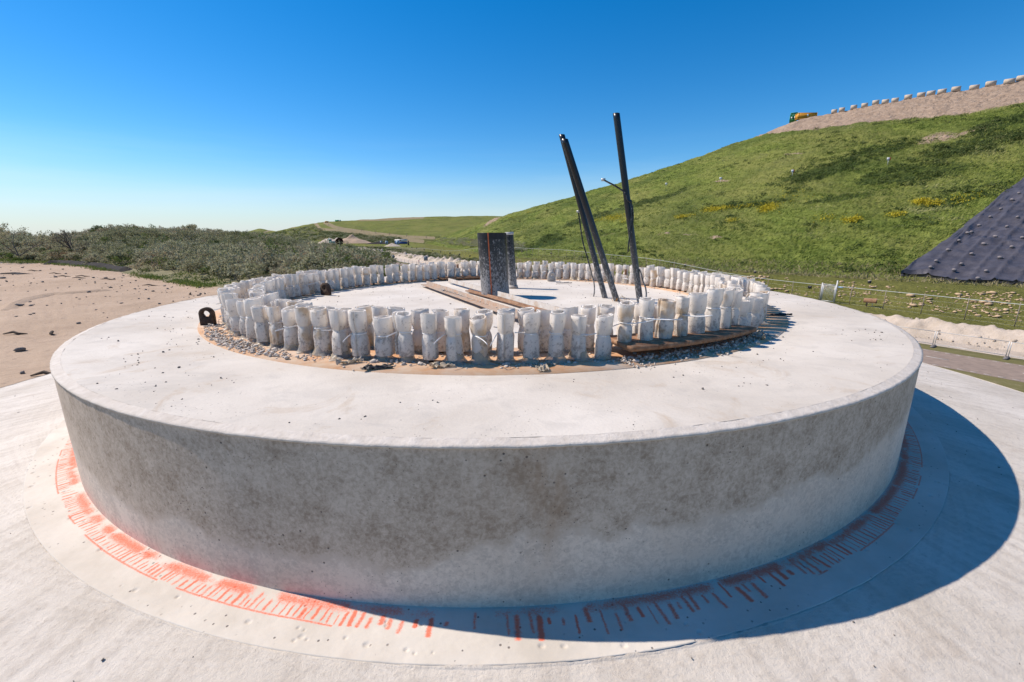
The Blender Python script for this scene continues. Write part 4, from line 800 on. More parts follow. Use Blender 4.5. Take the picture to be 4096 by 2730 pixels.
# ------------------------------------------------------------------ vegetation
def tris(c, size, r, up=0.0, aspect=1.):
    n = len(c); d1 = r.normal(size=(n, 3)); d1[:, 2] += up; d1 /= np.linalg.norm(d1, axis=1)[:, None]; d2 = r.normal(size=(n, 3)); d2 -= (d2*d1).sum(1)[:, None]*d1; d2 /= np.linalg.norm(d2, axis=1)[:, None]
    s = np.broadcast_to(size, (n,))[:, None]; V = np.stack([c-d2*s*.35/aspect, c+d2*s*.35/aspect, c+d1*s], 1); return V.reshape(-1, 3), np.arange(3*n).reshape(-1, 3)
def make_shrub(seed, H, W, nl, ls, lean=(0, 0), bare=0., thick=.03):
    """branches and leaf points of one sea-buckthorn like bush, base at origin"""
    r = np.random.default_rng(seed); segs = []; tips = []
    def grow(p, d, l, rad, dep):
        d = d/np.linalg.norm(d); q = p+d*l*r.uniform(.8, 1.2); segs.append((p, q, rad, rad*.65))
        if dep >= 4: tips.append((p, q)); return
        if dep >= 2: tips.append((p, q))
        for _ in range(r.integers(2, 4)):
            nd = d+r.normal(0, .48, 3)*[1, 1, .6]+np.array([lean[0], lean[1], .12])*.4; grow(q, nd, l*.72, rad*.62, dep+1)
    for k in range(r.integers(3, 6)):
        a_ = r.uniform(0, 6.28); grow(np.array([.01*math.cos(a_), .01*math.sin(a_), 0]), np.array([.75*math.cos(a_)+lean[0], .75*math.sin(a_)+lean[1], 1.]), .30, thick, 0)
    P_ = np.array([[a_, b_] for a_, b_, _, _ in segs]); mxz = P_[..., 2].max(); mxr = np.abs(P_[..., :2]).max(); S_ = np.array([W/mxr, W/mxr, H/mxz])
    b = MB()
    for a_, b_, r0, r1 in segs: b.tube([a_*S_, b_*S_], [r0*H*.55, r1*H*.55], 4, False)
    T_ = np.array(tips); k = r.integers(0, len(T_), nl); f_ = r.random((nl, 1)); c = (T_[k, 0]*(1-f_)+T_[k, 1]*f_)*S_+r.normal(0, .045*W, (nl, 3))
    c[:, 2] = np.maximum(c[:, 2], .02); lv, lf = tris(c, ls*r.uniform(.6, 1.3, nl), r, .3, 1.6)
    return b, lv, lf
protos = [make_shrub(40+k, 1., 1.0, 430, .12, (.25, -.12)) for k in range(6)]
pr = [(np.concatenate(b.v), [np.concatenate(q) for q in b.f.values()], lv, lf) for b, lv, lf in protos]
def shrub_mass(name, label, spots, seed, mats=('leafg',), nleaf=1.0, branches=True, lscale=1.):
    """one mass of scrub nobody could count"""
    r = np.random.default_rng(seed); VV = []; FT = []; FQ = []; n = 0; rt = []; rq = []; mt_t = []; 
    for (p, s, hh, m) in spots:
        bv, bf, lv, lf = pr[r.integers(len(pr))]; a_ = r.uniform(-.8, .8); c_, s_ = math.cos(a_), math.sin(a_); R = np.array([[c_, -s_, 0], [s_, c_, 0], [0, 0, 1]]); S_ = np.array([s, s, hh])
        tint = float(np.clip((fbm(np.array([p[0]*.13+31]), np.array([p[1]*.13+77]), 3)[0]-.28)*1.7+r.normal(0, .14), 0, 1))
        kk = r.random(len(lf)) < nleaf; l3 = lv.reshape(-1, 3, 3)[kk]; ctr = l3.mean(1, keepdims=True); q3 = (ctr*S_)+(l3-ctr)*lscale*max(s, .5)**.4
        q = q3.reshape(-1, 3)@R.T+p; VV.append(q); nt_ = len(q)//3; FT.append(np.arange(len(q)).reshape(-1, 3)+n); n += len(q); rt.append(np.clip(tint+r.normal(0, .16, nt_), 0, 1)); mt_t.append(np.full(nt_, m))
        if branches:
            q = (bv*S_)@R.T+p; VV.append(q); FQ.append(bf[0]+n); n += len(q); rq.append(np.zeros(len(bf[0])))
    F = [np.concatenate(FT)]; mi = [np.concatenate(mt_t)]; rr2 = [np.concatenate(rt)]
    if FQ: F.append(np.concatenate(FQ)); mi.append(np.full(len(F[1]), len(mats))); rr2.append(np.concatenate(rq))
    o = mesh(name, np.concatenate(VV), F, [MT[k] for k in mats]+[MT['bark']], None, False, {'rnd': ('FACE', np.concatenate(rr2))}, np.concatenate(mi)); return tag(o, label, kind="stuff")
def pick(G3, i0, i1, j0, j1, n, r):
    i = r.uniform(i0, i1-1.001, n); j = r.uniform(j0, j1-1.001, n); a_ = i.astype(int); b_ = j.astype(int); fi_ = (i-a_)[:, None]; fj = (j-b_)[:, None]
    return (G3[a_, b_]*(1-fj)+G3[a_, b_+1]*fj)*(1-fi_)+(G3[a_+1, b_]*(1-fj)+G3[a_+1, b_+1]*fj)*fi_
r = np.random.default_rng(77)
pts = pick(LG, 92, 148, 110, 519, 6500, r); X_, Y_, T_ = proj(pts)
spots = []
cellarea = None
for p, px, py, t in zip(pts, X_, Y_, T_):
    if px < -500 or px > 1538: continue
    # keep an even density on the ground
    if r.random() > min(1, t/55.*1.0): continue
    edge = np.interp(px, [-500, 0, 320, 650, 850, 1000, 1640], [1040, 1040, 1062, 1104, 1132, 1160, 1160])
    if py > edge+8: continue
    near = np.clip((edge-py)/45, 0.15, 1)
    if px > 300 and py > edge-40 and r.random() < .55: continue
    s = r.uniform(.55, 1.35)*(.45+.55*near); hh = s*r.uniform(.75, 1.25)*(1.0)
    if py < 960+0*px: hh *= .8
    m = 0 if r.random() < .86 else (2 if r.random() < .5 else 1)
    if px > 1250 and r.random() < .15: m = 2
    spots.append((p-[0, 0, .08], s, hh, m))
print('dune shrubs', len(spots))
shrub_mass("dune_scrub", "grey green sea buckthorn scrub covering the left dunes", spots, 5, ('leafg', 'leafd', 'leafb'), nleaf=.8)
# low sparse plants at the edge of the sand
n = 5200; pts = pick(LG, 80, 100, 110, 460, n, r); X_, Y_, T_ = proj(pts); k = (fbm(pts[:, 0]*.5+7, pts[:, 1]*.5+7, 3) > .47); pts = pts[k]
pts = np.repeat(pts, 7, 0)+r.normal(0, .14, (len(pts)*7, 3))*[1, 1, .15]+[0, 0, .05]; V, F = tris(pts, .12*r.uniform(.5, 1.4, len(pts)), r, 1.2, 2.2)
tag(mesh("dune_plants", V, F, MT['leafb'], None, False, {'rnd': ('FACE', r.random(len(F)))}), "low green plants creeping over the sand edge", kind="stuff")
# bushes that stand out
def bush(px, py, t, W, H, label, seed, bare=False, leaf='leafg', nl=None, lean=(.2, -.1), base=None, ls=.12, thick=.03):
    p = locate(LG, px, py) if t is None else U(px, py, t)-[0, 0, .5]; e = empty("shrub", p); tag(e, label, "shrub")
    b, lv, lf = make_shrub(seed, H, W, nl or int(900), ls, lean, thick=thick); rr3 = np.random.default_rng(seed)
    b.build("branches", MT['bark'], e); mesh("foliage", lv, lf, MT[leaf], e, False, {'rnd': ('FACE', np.clip(rr3.normal(.4, .25, len(lf)), 0, 1))}); return e
bush(322, 1005, 38, 1.5, 2.35, "bare twiggy dark shrub standing on the dune edge above the peat scarp", 201, nl=300, ls=.07, lean=(-.15, -.1), thick=.05)
bush(352, 1010, 38, .9, 1.5, "smaller bare shrub right of the twiggy dune edge shrub", 208, nl=120, ls=.06, lean=(0, 0), thick=.035)
bush(70, 1000, 36, 2.6, 2.7, "tall wispy buckthorn at the left photo edge against the sky", 202, nl=1500, ls=.13, lean=(.35, -.1))
bush(-60, 1000, 36, 2.4, 2.1, "broad grey shrub cut by the left photo edge", 203, nl=1500, ls=.13)
bush(205, 985, 40, 1.4, 1.3, "thin low shrub before the sea between two taller shrubs", 204, nl=420, ls=.11)
bush(455, 935, 50, 2.4, 1.35, "dark green bush forming the top of the left dune", 205, leaf='leafd', nl=2200, ls=.15)
bush(560, 945, 54, 2.2, 1.2, "brownish shrub on the crest right of the dark dune top bush", 206, nl=1400)
bush(648, 945, 54, 1.8, 1.2, "low brown crest shrub left of the round crest bush", 210, nl=1200)
bush(785, 940, 56, 1.8, 1.75, "round dense bush standing alone on the dune crest", 207, nl=2400, ls=.15)
bush(835, 945, 58, 1.1, .9, "tiny shrub right of the round crest bush", 211, nl=700)
bush(552, 1026, None, .55, .75, "small dark green juniper like bush on the dune flank", 209, leaf='leafd', nl=900, ls=.10)
bush(262, 1032, 36, .9, .8, "low leafy shrub in front of the twiggy dark shrub", 212, nl=600)
# scrub in the valley, at the foot of the far hill
sp2 = []
for k in range(1500):
    s_ = r.uniform(60, 330); off = r.uniform(13, 30) if r.random() < .75 else r.uniform(10, 16); p, t = along(RD, s_); nr = np.array([t[1], -t[0]]); q = p+nr*off
    fenced = np.min(np.linalg.norm(FL0-q, axis=1))
    X0, Y0, T0 = proj((q[0], q[1], ZG)); 
    if X0 < 1330 or X0 > 2080: continue
    # keep this side of the long fence
    i = int(np.argmin(np.abs(FL0[:, 1]-q[1]))); fx = np.interp(q[1], FL0[:, 1], FL0[:, 0])
    if q[0] > fx-3: continue
    s = r.uniform(1., 2.1); sp2.append((np.array([q[0], q[1], ZG]), s, s*r.uniform(.6, .95), 0 if r.random() < .6 else 1))
print('valley', len(sp2))
for k in range(1100):
    px = r.uniform(1090, 1600); py = r.uniform(np.interp(px, [1090, 1180, 1260, 1300, 1450, 1600], [935, 918, 912, 928, 945, 958]), np.interp(px, [1090, 1150, 1300, 1450, 1600], [945, 958, 968, 975, 975])); p = locate(FG, px, py); s = r.uniform(2., 4.2); sp2.append((p-[0, 0, .3], s, s*.7, 1 if r.random() < .6 else 0))
# left flank of the road, and the foot of the slope
for k in range(160):
    px = r.uniform(1720, 2080); py = r.uniform(0, 1)*26+np.interp(px, [1720, 2080], [948, 985]); p = locate(HG, px, py); s = r.uniform(1.2, 2.6); sp2.append((p-[0, 0, .2], s, s*.7, 0))
shrub_mass("valley_scrub", "dark scrub in the valley below the far hill", sp2, 6, ('leafg', 'leafd'), nleaf=.45, branches=False, lscale=1.9)

# slope vegetation: dark bushes, grass tufts, yellow flowers
nr_h = HG.shape[0]; jmax = int((4300-1700)/(5600-1700)*900)
pts = pick(HG, 40, 255, 2, jmax+40, 60000, r); X_, Y_, T_ = proj(pts)
def attr_at(arr, pts_px, pts_py): return None
dmask = np.zeros(len(pts))
for q in ((3900, 590, 260, 40, -.22), (3500, 610, 200, 22, -.28), (3650, 700, 260, 40, -.12), (3300, 690, 220, 26, -.25), (4000, 500, 160, 20, -.3), (3350, 800, 160, 16, -.1), (3000, 820, 140, 12, -.1), (3800, 800, 160, 16, -.2), (2600, 800, 160, 12, -.3), (2350, 880, 120, 14, -.3), (2200, 960, 80, 18, -.3), (2060, 1000, 110, 12, -.2)):
    c_, s_ = math.cos(q[4]), math.sin(q[4]); dx, dy = X_-q[0], Y_-q[1]; dmask = np.maximum(dmask, np.exp(-(((dx*c_+dy*s_)/q[2])**2+((-dx*s_+dy*c_)/q[3])**2)**1.5))
sandline = np.interp(X_, [1700, 2900, 2961, 3150, 3270, 3480, 3830, 4096, 5600], [0, 500, 553, 525, 513, 487, 456, 409, 250])
ok = (Y_ > sandline+4)
tarp_l = (X_ > 3600-(1105-Y_)*(-496/390.)*1.) & (X_-3600 > (1105-Y_)*496/390.-8) & (Y_ < 1160)
tarp_l = (X_-3600 > (1105-Y_)*496/390.-8) & (X_ > 3590)
ok &= ~tarp_l
patch = fbm(pts[:, 0]*.16+3, pts[:, 1]*.16+9, 4)
k = ok & (((dmask > .3) & (patch > .42) & (r.random(len(pts)) < .13)) | ((patch > .60) & (r.random(len(pts)) < .05)))
bp_ = pts[k]; print('hill bushes', len(bp_))
nb = len(bp_); m_ = 46; S_ = r.uniform(.35, 1.0, nb)
c = np.repeat(bp_, m_, 0); dd = r.normal(size=(len(c), 3)); dd /= np.linalg.norm(dd, axis=1)[:, None]; dd[:, 2] = np.abs(dd[:, 2])*.75; c = c+dd*np.repeat(S_, m_)[:, None]*r.uniform(.6, 1, (len(c), 1))*[1.3, 1.3, 1]
V, F = tris(c, .30*r.uniform(.6, 1.3, len(c)), r, .2, 1.3); rnd = np.clip(np.repeat(r.uniform(0, .8, nb), m_)+r.normal(0, .12, len(c)), 0, 1)
tag(mesh("hill_bushes", V, F, MT['leafd'], None, False, {'rnd': ('FACE', rnd)}), "dark low bushes in bands over the slope", kind="stuff")
k = ok & (r.random(len(pts)) < .95); tp = pts[k]; tp = np.repeat(tp, 4, 0)+r.normal(0, .35, (k.sum()*4, 3))*[1, 1, .0]
V, F = tris(tp+[0, 0, .02], .42*r.uniform(.4, 1.2, len(tp)), r, 1.6, 2.2); V = V.reshape(-1, 3, 3); V[:, 2, 0] += .22; V[:, 2, 1] -= .08; V = V.reshape(-1, 3)
rn = np.clip(fbm(tp[:, 0]*.12+40, tp[:, 1]*.12+10, 4)*1.5-.35+r.normal(0, .14, len(tp)), 0, 1); tag(mesh("hill_grass_tufts", V, F, MT['tuft'], None, False, {'rnd': ('FACE', rn)}), "wind blown grass tufts on the slope", kind="stuff")
# paler dry grass along the toe
pts = pick(HG, 34, 46, 60, jmax+40, 9000, r); V, F = tris(pts+r.normal(0, .1, pts.shape)*[1, 1, 0], .55*r.uniform(.4, 1.1, len(pts)), r, 1.1, 3.); tag(mesh("dry_toe_grass", V, F, MT['dry'], None, False, {'rnd': ('FACE', r.random(len(F)))}), "pale dry grass along the foot of the slope", kind="stuff")
fl_ = []
for cx, cy, rx, ry, n in ((2455, 875, 46, 12, 420), (2385, 885, 30, 6, 60), (2490, 892, 10, 5, 40), (2858, 842, 55, 8, 480), (2727, 873, 24, 5, 160), (2760, 868, 30, 5, 40), (3070, 838, 34, 14, 420), (2980, 830, 60, 6, 90), (2925, 890, 20, 5, 70), (3410, 888, 36, 7, 240), (3680, 815, 30, 8, 200), (3735, 822, 40, 10, 110), (3590, 866, 40, 6, 100), (2050, 873, 36, 6, 110), (2115, 852, 12, 4, 50), (3300, 880, 60, 12, 50), (3150, 800, 90, 30, 60), (3850, 800, 60, 20, 60)):
    for _ in range(n):
        x, y = cx+r.normal()*rx*.55, cy+r.normal()*ry*.55-(0)
        y -= (x-cx)*.12; fl_.append(locate(HG, x, y))
fl_ = np.array(fl_); c = np.repeat(fl_, 3, 0)+r.normal(0, .16, (len(fl_)*3, 3))+[0, 0, .4]; V, F = tris(c, .2, r, .5, 1.); tag(mesh("yellow_flowers", V, F, MT['yellow'], None, False, {'rnd': ('FACE', r.random(len(F)))}), "patches of yellow blossom on the slope", kind="stuff")
# stones on the berm behind the fence
pts = pick(HG, 15, 31, 330, jmax+60, 1500, r); k = fbm(pts[:, 0]*.5+3, pts[:, 1]*.5+3, 3)+r.normal(0, .12, len(pts)) > .52; pts = pts[k]; sz = np.exp(r.normal(math.log(.085), .5, len(pts))).clip(.03, .32); V, F = rocks(len(pts), pts, sz, 9, .5)
tag(mesh("berm_stones", V, F, MT['bstone']), "ochre rubble stones sunk in the grassy berm behind the fence", kind="stuff")
pts = pick(HG, 17, 31, 60, 330, 700, r); pts = pts[fbm(pts[:, 0]*.3+3, pts[:, 1]*.3+3, 3) > .52]; V, F = rocks(len(pts), pts, r.uniform(.08, .3, len(pts)), 10, .5); tag(mesh("berm_stones", V, F, MT['bstone']), "sparser stones in the berm further left", kind="stuff")
# clods on the near windrow
# sand lumps and sticks on the left sand
n = 900; pts = pick(LG, 4, 86, 160, 430, n, r); X_, Y_, T_ = proj(pts); k = (X_ > -200) & (X_ < 900) & (fbm(pts[:, 0]*.6+30, pts[:, 1]*.6, 3) > .45); pts = pts[k]; V, F = rocks(len(pts), pts, np.exp(r.normal(math.log(.028), .55, len(pts))).clip(.01, .10), 12, .6); tag(mesh("sand_clods", V, F, MT['dstone']), "dark clods and pebbles on the pink sand", kind="stuff")
for i_, (x, y, l_, a_) in enumerate(((40, 1098, .9, -.1), (130, 1085, 1.0, -.2), (220, 1097, .8, -.15), (255, 1108, .9, -.2), (330, 1108, 1.0, -.2), (315, 1115, .8, -.12), (430, 1120, 1., -.2), (60, 1340, .5, .05), (205, 1340, .3, -.6), (185, 1505, .4, .25), (600, 1145, .8, -.15), (760, 1180, .3, -.8))):
    p = locate(LG, x, y); b = MB(); b.tube([np.array([-l_/2, 0, .02]), np.array([-.1*l_, .03, .06]), np.array([.2*l_, -.02, .03]), np.array([l_/2, .03, .015])], [.012, .03, .026, .008], 6)
    o = b.build("driftwood_stick", MT['wood'], None, True, loc=tuple(p)); o.rotation_euler = (0, 0, a_)
    tag(o, ["short dark stick at the left photo edge on the sand", "long dark stick below the left edge scrub", "dark stick right of the long one below the scrub", "lower dark stick under the peat scarp", "dark stick directly right below the peat scarp", "thin dark stick just under its darker neighbour", "dark stick at the right end of the stick row", "forked twig alone on the open sand", "short upright bent twig on the open sand", "dark stick by the slab's left edge", "flat stick on the sand near the dune foot", "small crooked twig nearest the concrete disc's far left edge"][i_], "stick", "dark sticks on the sand")

# ------------------------------------------------------------------ fences
def hz(px): return None
def ground_h(q):
    """height of the hillside strip or flat ground under q"""
    d2 = (HG[:60, :, 0]-q[0])**2+(HG[:60, :, 1]-q[1])**2; i = np.unravel_index(np.argmin(d2), d2.shape); return HG[:60][i][2] if d2[i] < 9 else ZG
fe = empty("chain_link_fence", (36, 38, -6.2)); tag(fe, "long low wire fence with a pale top rail along the foot of the berm", "fence"); fo = np.array(fe.location)
Lf = np.concatenate([[FL0[1]+(FL0[1]-FL0[2])*1.6], FL0[1:]]); tot = np.sum(np.linalg.norm(np.diff(Lf, axis=0), axis=1)); sp_ = 3.05
ss = np.arange(0, tot, sp_); top = []
gate_s = None
for i_, s in enumerate(ss):
    q, t = along(Lf, s); z = ground_h(q); top.append((q[0], q[1], z+1.8)); 
    b = MB().tube([(q[0]-fo[0], q[1]-fo[1], z-.2-fo[2]), (q[0]-fo[0], q[1]-fo[1], z+1.95-fo[2])], .032, 6); b.build("fence_post", MT['post'], fe, True)
top = np.array(top)
for _ in range(4): top[1:-1, 2] = (top[:-2, 2]+top[1:-1, 2]*2+top[2:, 2])/4
MB().tube(top-fo, .028, 6).build("top_rail", MT['rail'], fe, True)
b = MB()
for dz in (-.45, -.9, -1.35, -1.7): b.tube(top-fo+[0, 0, dz], .004, 3, False)
b.build("wire", MT['galv'], fe)
# gate
gx, gy = P(3316, 1215, -6.15)[:2]; k = np.argmin([np.hypot(*(along(Lf, s)[0]-[0, 0]))*0+abs(proj((*along(Lf, s)[0], -5.3))[0]-3316) for s in np.arange(0, 60, .1)]); gq, gt = along(Lf, k*.1); gz = ground_h(gq)
ga = empty("steel_gate", (gq[0]-.12, gq[1]-.12, gz), math.atan2(gt[1], gt[0])); tag(ga, "galvanised barred gate set in the long fence", "gate")
b = MB(); 
for z in (.12, 1.9): b.box((0, 0, z), (1.2, .05, .06))
for x in (-.6, .6): b.box((x, 0, 1.0), (.06, .05, 1.70))
b.build("gate_frame", MT['galv'], ga); b = MB()
for x in np.arange(-.5, .55, .125): b.box((x, 0, 1.), (.022, .022, 1.72))
b.build("bars", MT['galv'], ga); b = MB().box((-.72, 0, 1.15), (.10, .10, 2.5)); b.build("gate_post", MT['galv'], ga); MB().box((.72, 0, 1.0), (.10, .10, 2.05)).build("gate_post", MT['galv'], ga)
for px, w_, h_, m, lab in ((3240, .42, .32, 'blackp', "small black sign on the fence left of the gate"), (3362, .5, .14, 'sky', "small pale blue plate on the rail right of the gate")):
    k = np.argmin([abs(proj((*along(Lf, s)[0], -5.0))[0]-px) for s in np.arange(0, 60, .1)]); q, t = along(Lf, k*.1); z = ground_h(q)
    b = MB().box((0, 0, 0), (w_, .02, h_)); 
    for sx in (-.4, .4): b.box((sx*w_, .0, h_*.5), (.02, .026, .04))
    o = b.build("fence_sign", MT[m], loc=(q[0]-.08, q[1]-.05, z+(1.45 if m == 'blackp' else 1.74))); o.rotation_euler = (0, 0, math.atan2(t[1], t[0])); tag(o, lab, "sign")
# low site fence panels on block feet
PF = offset_line(RD, 3.5)
def panel(q, ang, lab, full=True):
    e = empty("site_barrier", (q[0], q[1], ZG+.01), ang); tag(e, lab, "fence panel", "low site fence panels along the road"); Lp = 3.4; b = MB()
    b.tube([(-Lp/2, 0, .12), (-Lp/2, 0, 1.12)], .022, 6).tube([(Lp/2, 0, .12), (Lp/2, 0, 1.12)], .022, 6).tube([(-Lp/2, 0, 1.10), (Lp/2, 0, 1.10)], .020, 6).tube([(-Lp/2, 0, .22), (Lp/2, 0, .22)], .020, 6); b.build("panel_frame", MT['galv'], e, True)
    if full:
        b = MB()
        for x in np.arange(-Lp/2+.12, Lp/2, .12): b.box((x, 0, .66), (.003, .003, .86))
        for z in (.5, .8): b.box((0, 0, z), (Lp, .003, .003))
        b.build("panel_mesh", MT['galv'], e)
    V = np.array([[-.11, -.34, 0], [.11, -.34, 0], [.11, .34, 0], [-.11, .34, 0], [-.07, -.28, .12], [.07, -.28, .12], [.07, .28, .12], [-.07, .28, .12]])
    for sx in (Lp/2+.05,): mesh("block_foot", V+[sx, 0, 0], [[3, 2, 1, 0], [4, 5, 6, 7], [0, 1, 5, 4], [1, 2, 6, 5], [2, 3, 7, 6], [3, 0, 4, 7]], MT['foot'], e)
    return e
# place so that a foot stands at photo column 3727
ks = np.arange(0, 60, .05); xs_ = np.array([proj((*along(PF, s)[0], ZG))[0] for s in ks]); s0 = ks[np.argmin(np.abs(xs_-3727))]
for i_, k in enumerate((-2, -1, 0, 1)):
    s = s0+k*3.5+1.75-.05; q, t = along(PF, s); panel(q, math.atan2(-t[1], -t[0]), ["site fence panel cut by the right photo edge", "site fence panel ending at the second block foot from the concrete disc", "site fence panel between the disc edge and the first block foot", "site fence panel mostly hidden behind the concrete disc"][i_])
ks = np.arange(95, 260, 3.5); nn = 0
for s in ks:
    q, t = along(PF, s); X0, Y0, T0 = proj((q[0], q[1], ZG))
    if X0 < 1460 or X0 > 1760: continue
    nn += 1; panel(q, math.atan2(-t[1], -t[0]), f"far site fence panel by the sand cones, {ORD[nn-1]} from the right", False)

# ------------------------------------------------------------------ things on the terrace and berm
for i_, (x, y) in enumerate(((2204, 1008), (2347, 1018), (3018, 1092))):
    p = locate(HG, x, y); 
for i_, (x, y, lab) in enumerate(((2088, 1010, "black drain marker right of the slim pipe on the terrace"), (2204, 1018, "black drain marker left of the paired tall pipes"), (2740, 1066, "black drain marker with brown top behind the far bolts"), (3020, 1094, "black drain lid lying on the terrace with a white patch"), (3477, 1134, "short black drain stub with a tan lid above the gate"))):
    p = locate(HG, x, y); e = empty("drain_stub", p); tag(e, lab, "drain stub", "drain stubs on the terrace"); MB().tube([(0, 0, -.1), (0, 0, .28)], .17, 14).build("stub", MT['blackp'], e, True); MB().tube([(0, 0, .281), (0, 0, .33)], .185, 14).build("lid", MT['block'], e)
p = locate(HG, 3475, 1228); e = empty("rusty_pipe_stand", p, -.6); tag(e, "rusty horizontal pipe stub on a short post right of the gate", "pipe stub")
n = 24; a_ = np.linspace(0, 2*PI, n, endpoint=False); V = np.concatenate([np.column_stack([np.full(n, x), r_*np.cos(a_), .62+r_*np.sin(a_)]) for x, r_ in ((-.5, .02), (-.5, .23), (.42, .23), (.42, .26), (.55, .26), (.55, .20), (-.3, .20), (-.3, .02))]); mesh("pipe_barrel", V, gridf(8, n, True), MT['edge'], e, True)
MB().box((-.2, 0, .2), (.12, .12, .42)).build("leg", MT['edge'], e); MB().tube([(.25, 0, 0), (.25, 0, .40)], .02, 6).build("tap", MT['galv'], e)
# rods of the black markers seen through the fence
for i_, x in enumerate((1625, 1648, 1667, 1697, 1730, 1763, 1800, 1838, 1880)):
    p = locate(HG, max(x, 1706), 975+(x-1625)*.14) if x > 1700 else None
    q = P(x, 990+(x-1625)*.16, ZG+.9); b = MB().tube([(0, 0, -1.1), (0, 0, .3)], .05, 6).box((0, 0, .45), (.5, .3, .5))
    o = b.build("solar_marker", MT['blackp'], loc=tuple(q)); o.rotation_euler = (0, 0, .4*i_); tag(o, f"small black box on a stake beyond the fence, {ORD[i_]} from the left", "marker box", "black marker boxes beyond the fence")
# white marker boards on the slope
for x, y, lab in ((3168, 700, "white marker board on the slope below the green container"), (3548, 655, "white marker board highest up the slope at the right"), (2881, 724, "small white marker board mid slope right of the tall pipe"), (2664, 744, "small white marker board next to the tallest pipe")):
    p = locate(HG, x, y+6); s = proj(p)[2]; e = empty("marker_board", p); tag(e, lab, "marker board", "white marker boards on the slope"); MB().box((0, 0, .45), (.07, .07, 1.3)).build("stake", MT['galv'], e); MB().box((0, -.04, 1.15), (.75, .03, .62)).build("board", MT['white'], e); 
    if x > 3100: MB().box((.27, -.06, 1.15), (.2, .02, .62)).build("red_edge", MT['red'], e)

# concrete blocks along the crest
bx_ = [853, 918, 1010, 1095, 1182, 1260, 1334, 1435, 1541, 1620, 1702, 1811, 1957, 2085, 2231, 2330]; bw = [50, 52, 54, 56, 58, 60, 60, 64, 66, 68, 70, 72, 74, 80, 84, 90]
for i_, (x, w_) in enumerate(zip(bx_, bw)):
    px = 2900+x*.5083; ct = np.interp(px, cx_, ct_); col_j = int(np.argmin(np.abs(proj(HG[-11])[0]-px))); 
    colm = HG[:, col_j]; Xc, Yc2, Tc = proj(colm); ii = int(np.argmin(Yc2[:-4])); p = colm[ii]; wid = w_*.5083/FPX*Tc[ii]*.72
    e = MB(); hh = 1.3; wid = max(wid, 1.2); ch = .03
    k = np.array([[x_, y_, z_] for z_ in (0, hh-ch) for x_, y_ in ((-wid/2, -.4), (wid/2, -.4), (wid/2, .4), (-wid/2, .4))]+[[x_, y_, hh] for x_, y_ in ((-wid/2+ch, -.4+ch), (wid/2-ch, -.4+ch), (wid/2-ch, .4-ch), (-wid/2+ch, .4-ch))])
    F = [[3, 2, 1, 0], [8, 9, 10, 11]]+[[a_+4*q, (a_+1) % 4+4*q, (a_+1) % 4+4*q+4, a_+4*q+4] for q in (0, 1) for a_ in range(4)]; e.add(k, F)
    o = e.build("concrete_block", MT['block'], loc=(p[0], p[1], p[2]-.1)); o.rotation_euler = (0, 0, -.55+rb.uniform(-.12, .12)); tag(o, f"tan concrete block on the slope crest, {ORD[i_]} right of the orange container", "concrete block", "concrete blocks along the crest")
def container(px, py, t, L_, W_, H_, rz, mat, lab, skip=False):
    p = U(px, py, t); e = empty("skip_container" if skip else "shipping_container", p, rz); tag(e, lab, "container"); b = MB().box((0, 0, H_/2), (L_-.1, W_-.1, H_-.1)); b.build("body", MT[mat], e); b = MB()
    for sx in (-1, 1):
        for sy in (-1, 1): b.box((sx*L_/2, sy*W_/2, H_/2), (.16, .16, H_))
    for z in (.08, H_-.08):
        for sy in (-1, 1): b.box((0, sy*W_/2, z), (L_-.17, .14, .15))
        for sx in (-1, 1): b.box((sx*L_/2, 0, z), (.14, W_-.17, .15))
    b.build("frame", MT[mat], e); b = MB(); n_ = int(L_/.6)
    for k in range(n_):
        for sy in (-1, 1): b.box((-L_/2+.4+k*(L_-.8)/(n_-1), sy*(W_/2-.03), H_/2), (.12, .10, H_-.34))
    b.build("rib", MT[mat], e); return e
e = container(3172, 486, 196, 2.6, 5.5, 3.0, -.5, 'green', "green shipping container on the crest at the left end of the sandy ridge")
MB().box((.65, -2.80, .9), (.9, .06, .9)).build("white_panel", MT['white'], e); MB().box((-.8, -2.80, .9), (.5, .06, .8)).build("white_panel", MT['white'], e); MB().box((0, -2.80, 1.5), (.06, .05, 2.7)).build("door_seam", MT['blackp'], e)
e = container(3222, 478, 186, 7.6, 2.5, 2.3, -.05, 'ora', "orange open container beside the green one on the crest", True)
MB().box((0, -1.32, 1.3), (.7, .05, .9)).build("white_panel", MT['white'], e)

# geotextile sheet with sandbags on the slope
nc, nr_ = 130, 130; ub = np.linspace(3600, 5000, nc); T3 = np.zeros((nr_, nc, 3)); Xh, Yh, _ = proj(HG.reshape(-1, 3)); Xh = Xh.reshape(HG.shape[:2]); Yh = Yh.reshape(HG.shape[:2])
for j, x in enumerate(ub):
    yb = 1107+(x-3600)*.085+5*math.sin(x*.02); yt = max(1107-(x-3600)*.786+7*(fbm(np.array([x*.03]), np.array([3.]), 3)[0]-.5)*2, np.interp(x, cx_, cy_)+70)
    yt = min(yt, yb-1)
    jj = int(np.clip(np.searchsorted(Xh[0], x), 0, len(Xh[0])-1)); cy2 = Yh[:, jj]; colp = HG[:, jj]; i0 = 36; order = np.arange(i0, 250)
    ys = cy2[order]; mono = np.minimum.accumulate(ys); yy = np.linspace(yb, yt, nr_)
    for c3 in range(3): T3[:, j, c3] = np.interp(-yy, -mono, colp[order, c3])
for _ in range(5): T3[:, 1:-1, 2] = (T3[:, :-2, 2]+T3[:, 2:, 2]+2*T3[:, 1:-1, 2])/4; T3[1:-1, :, 2] = (T3[:-2, :, 2]+T3[2:, :, 2]+2*T3[1:-1, :, 2])/4
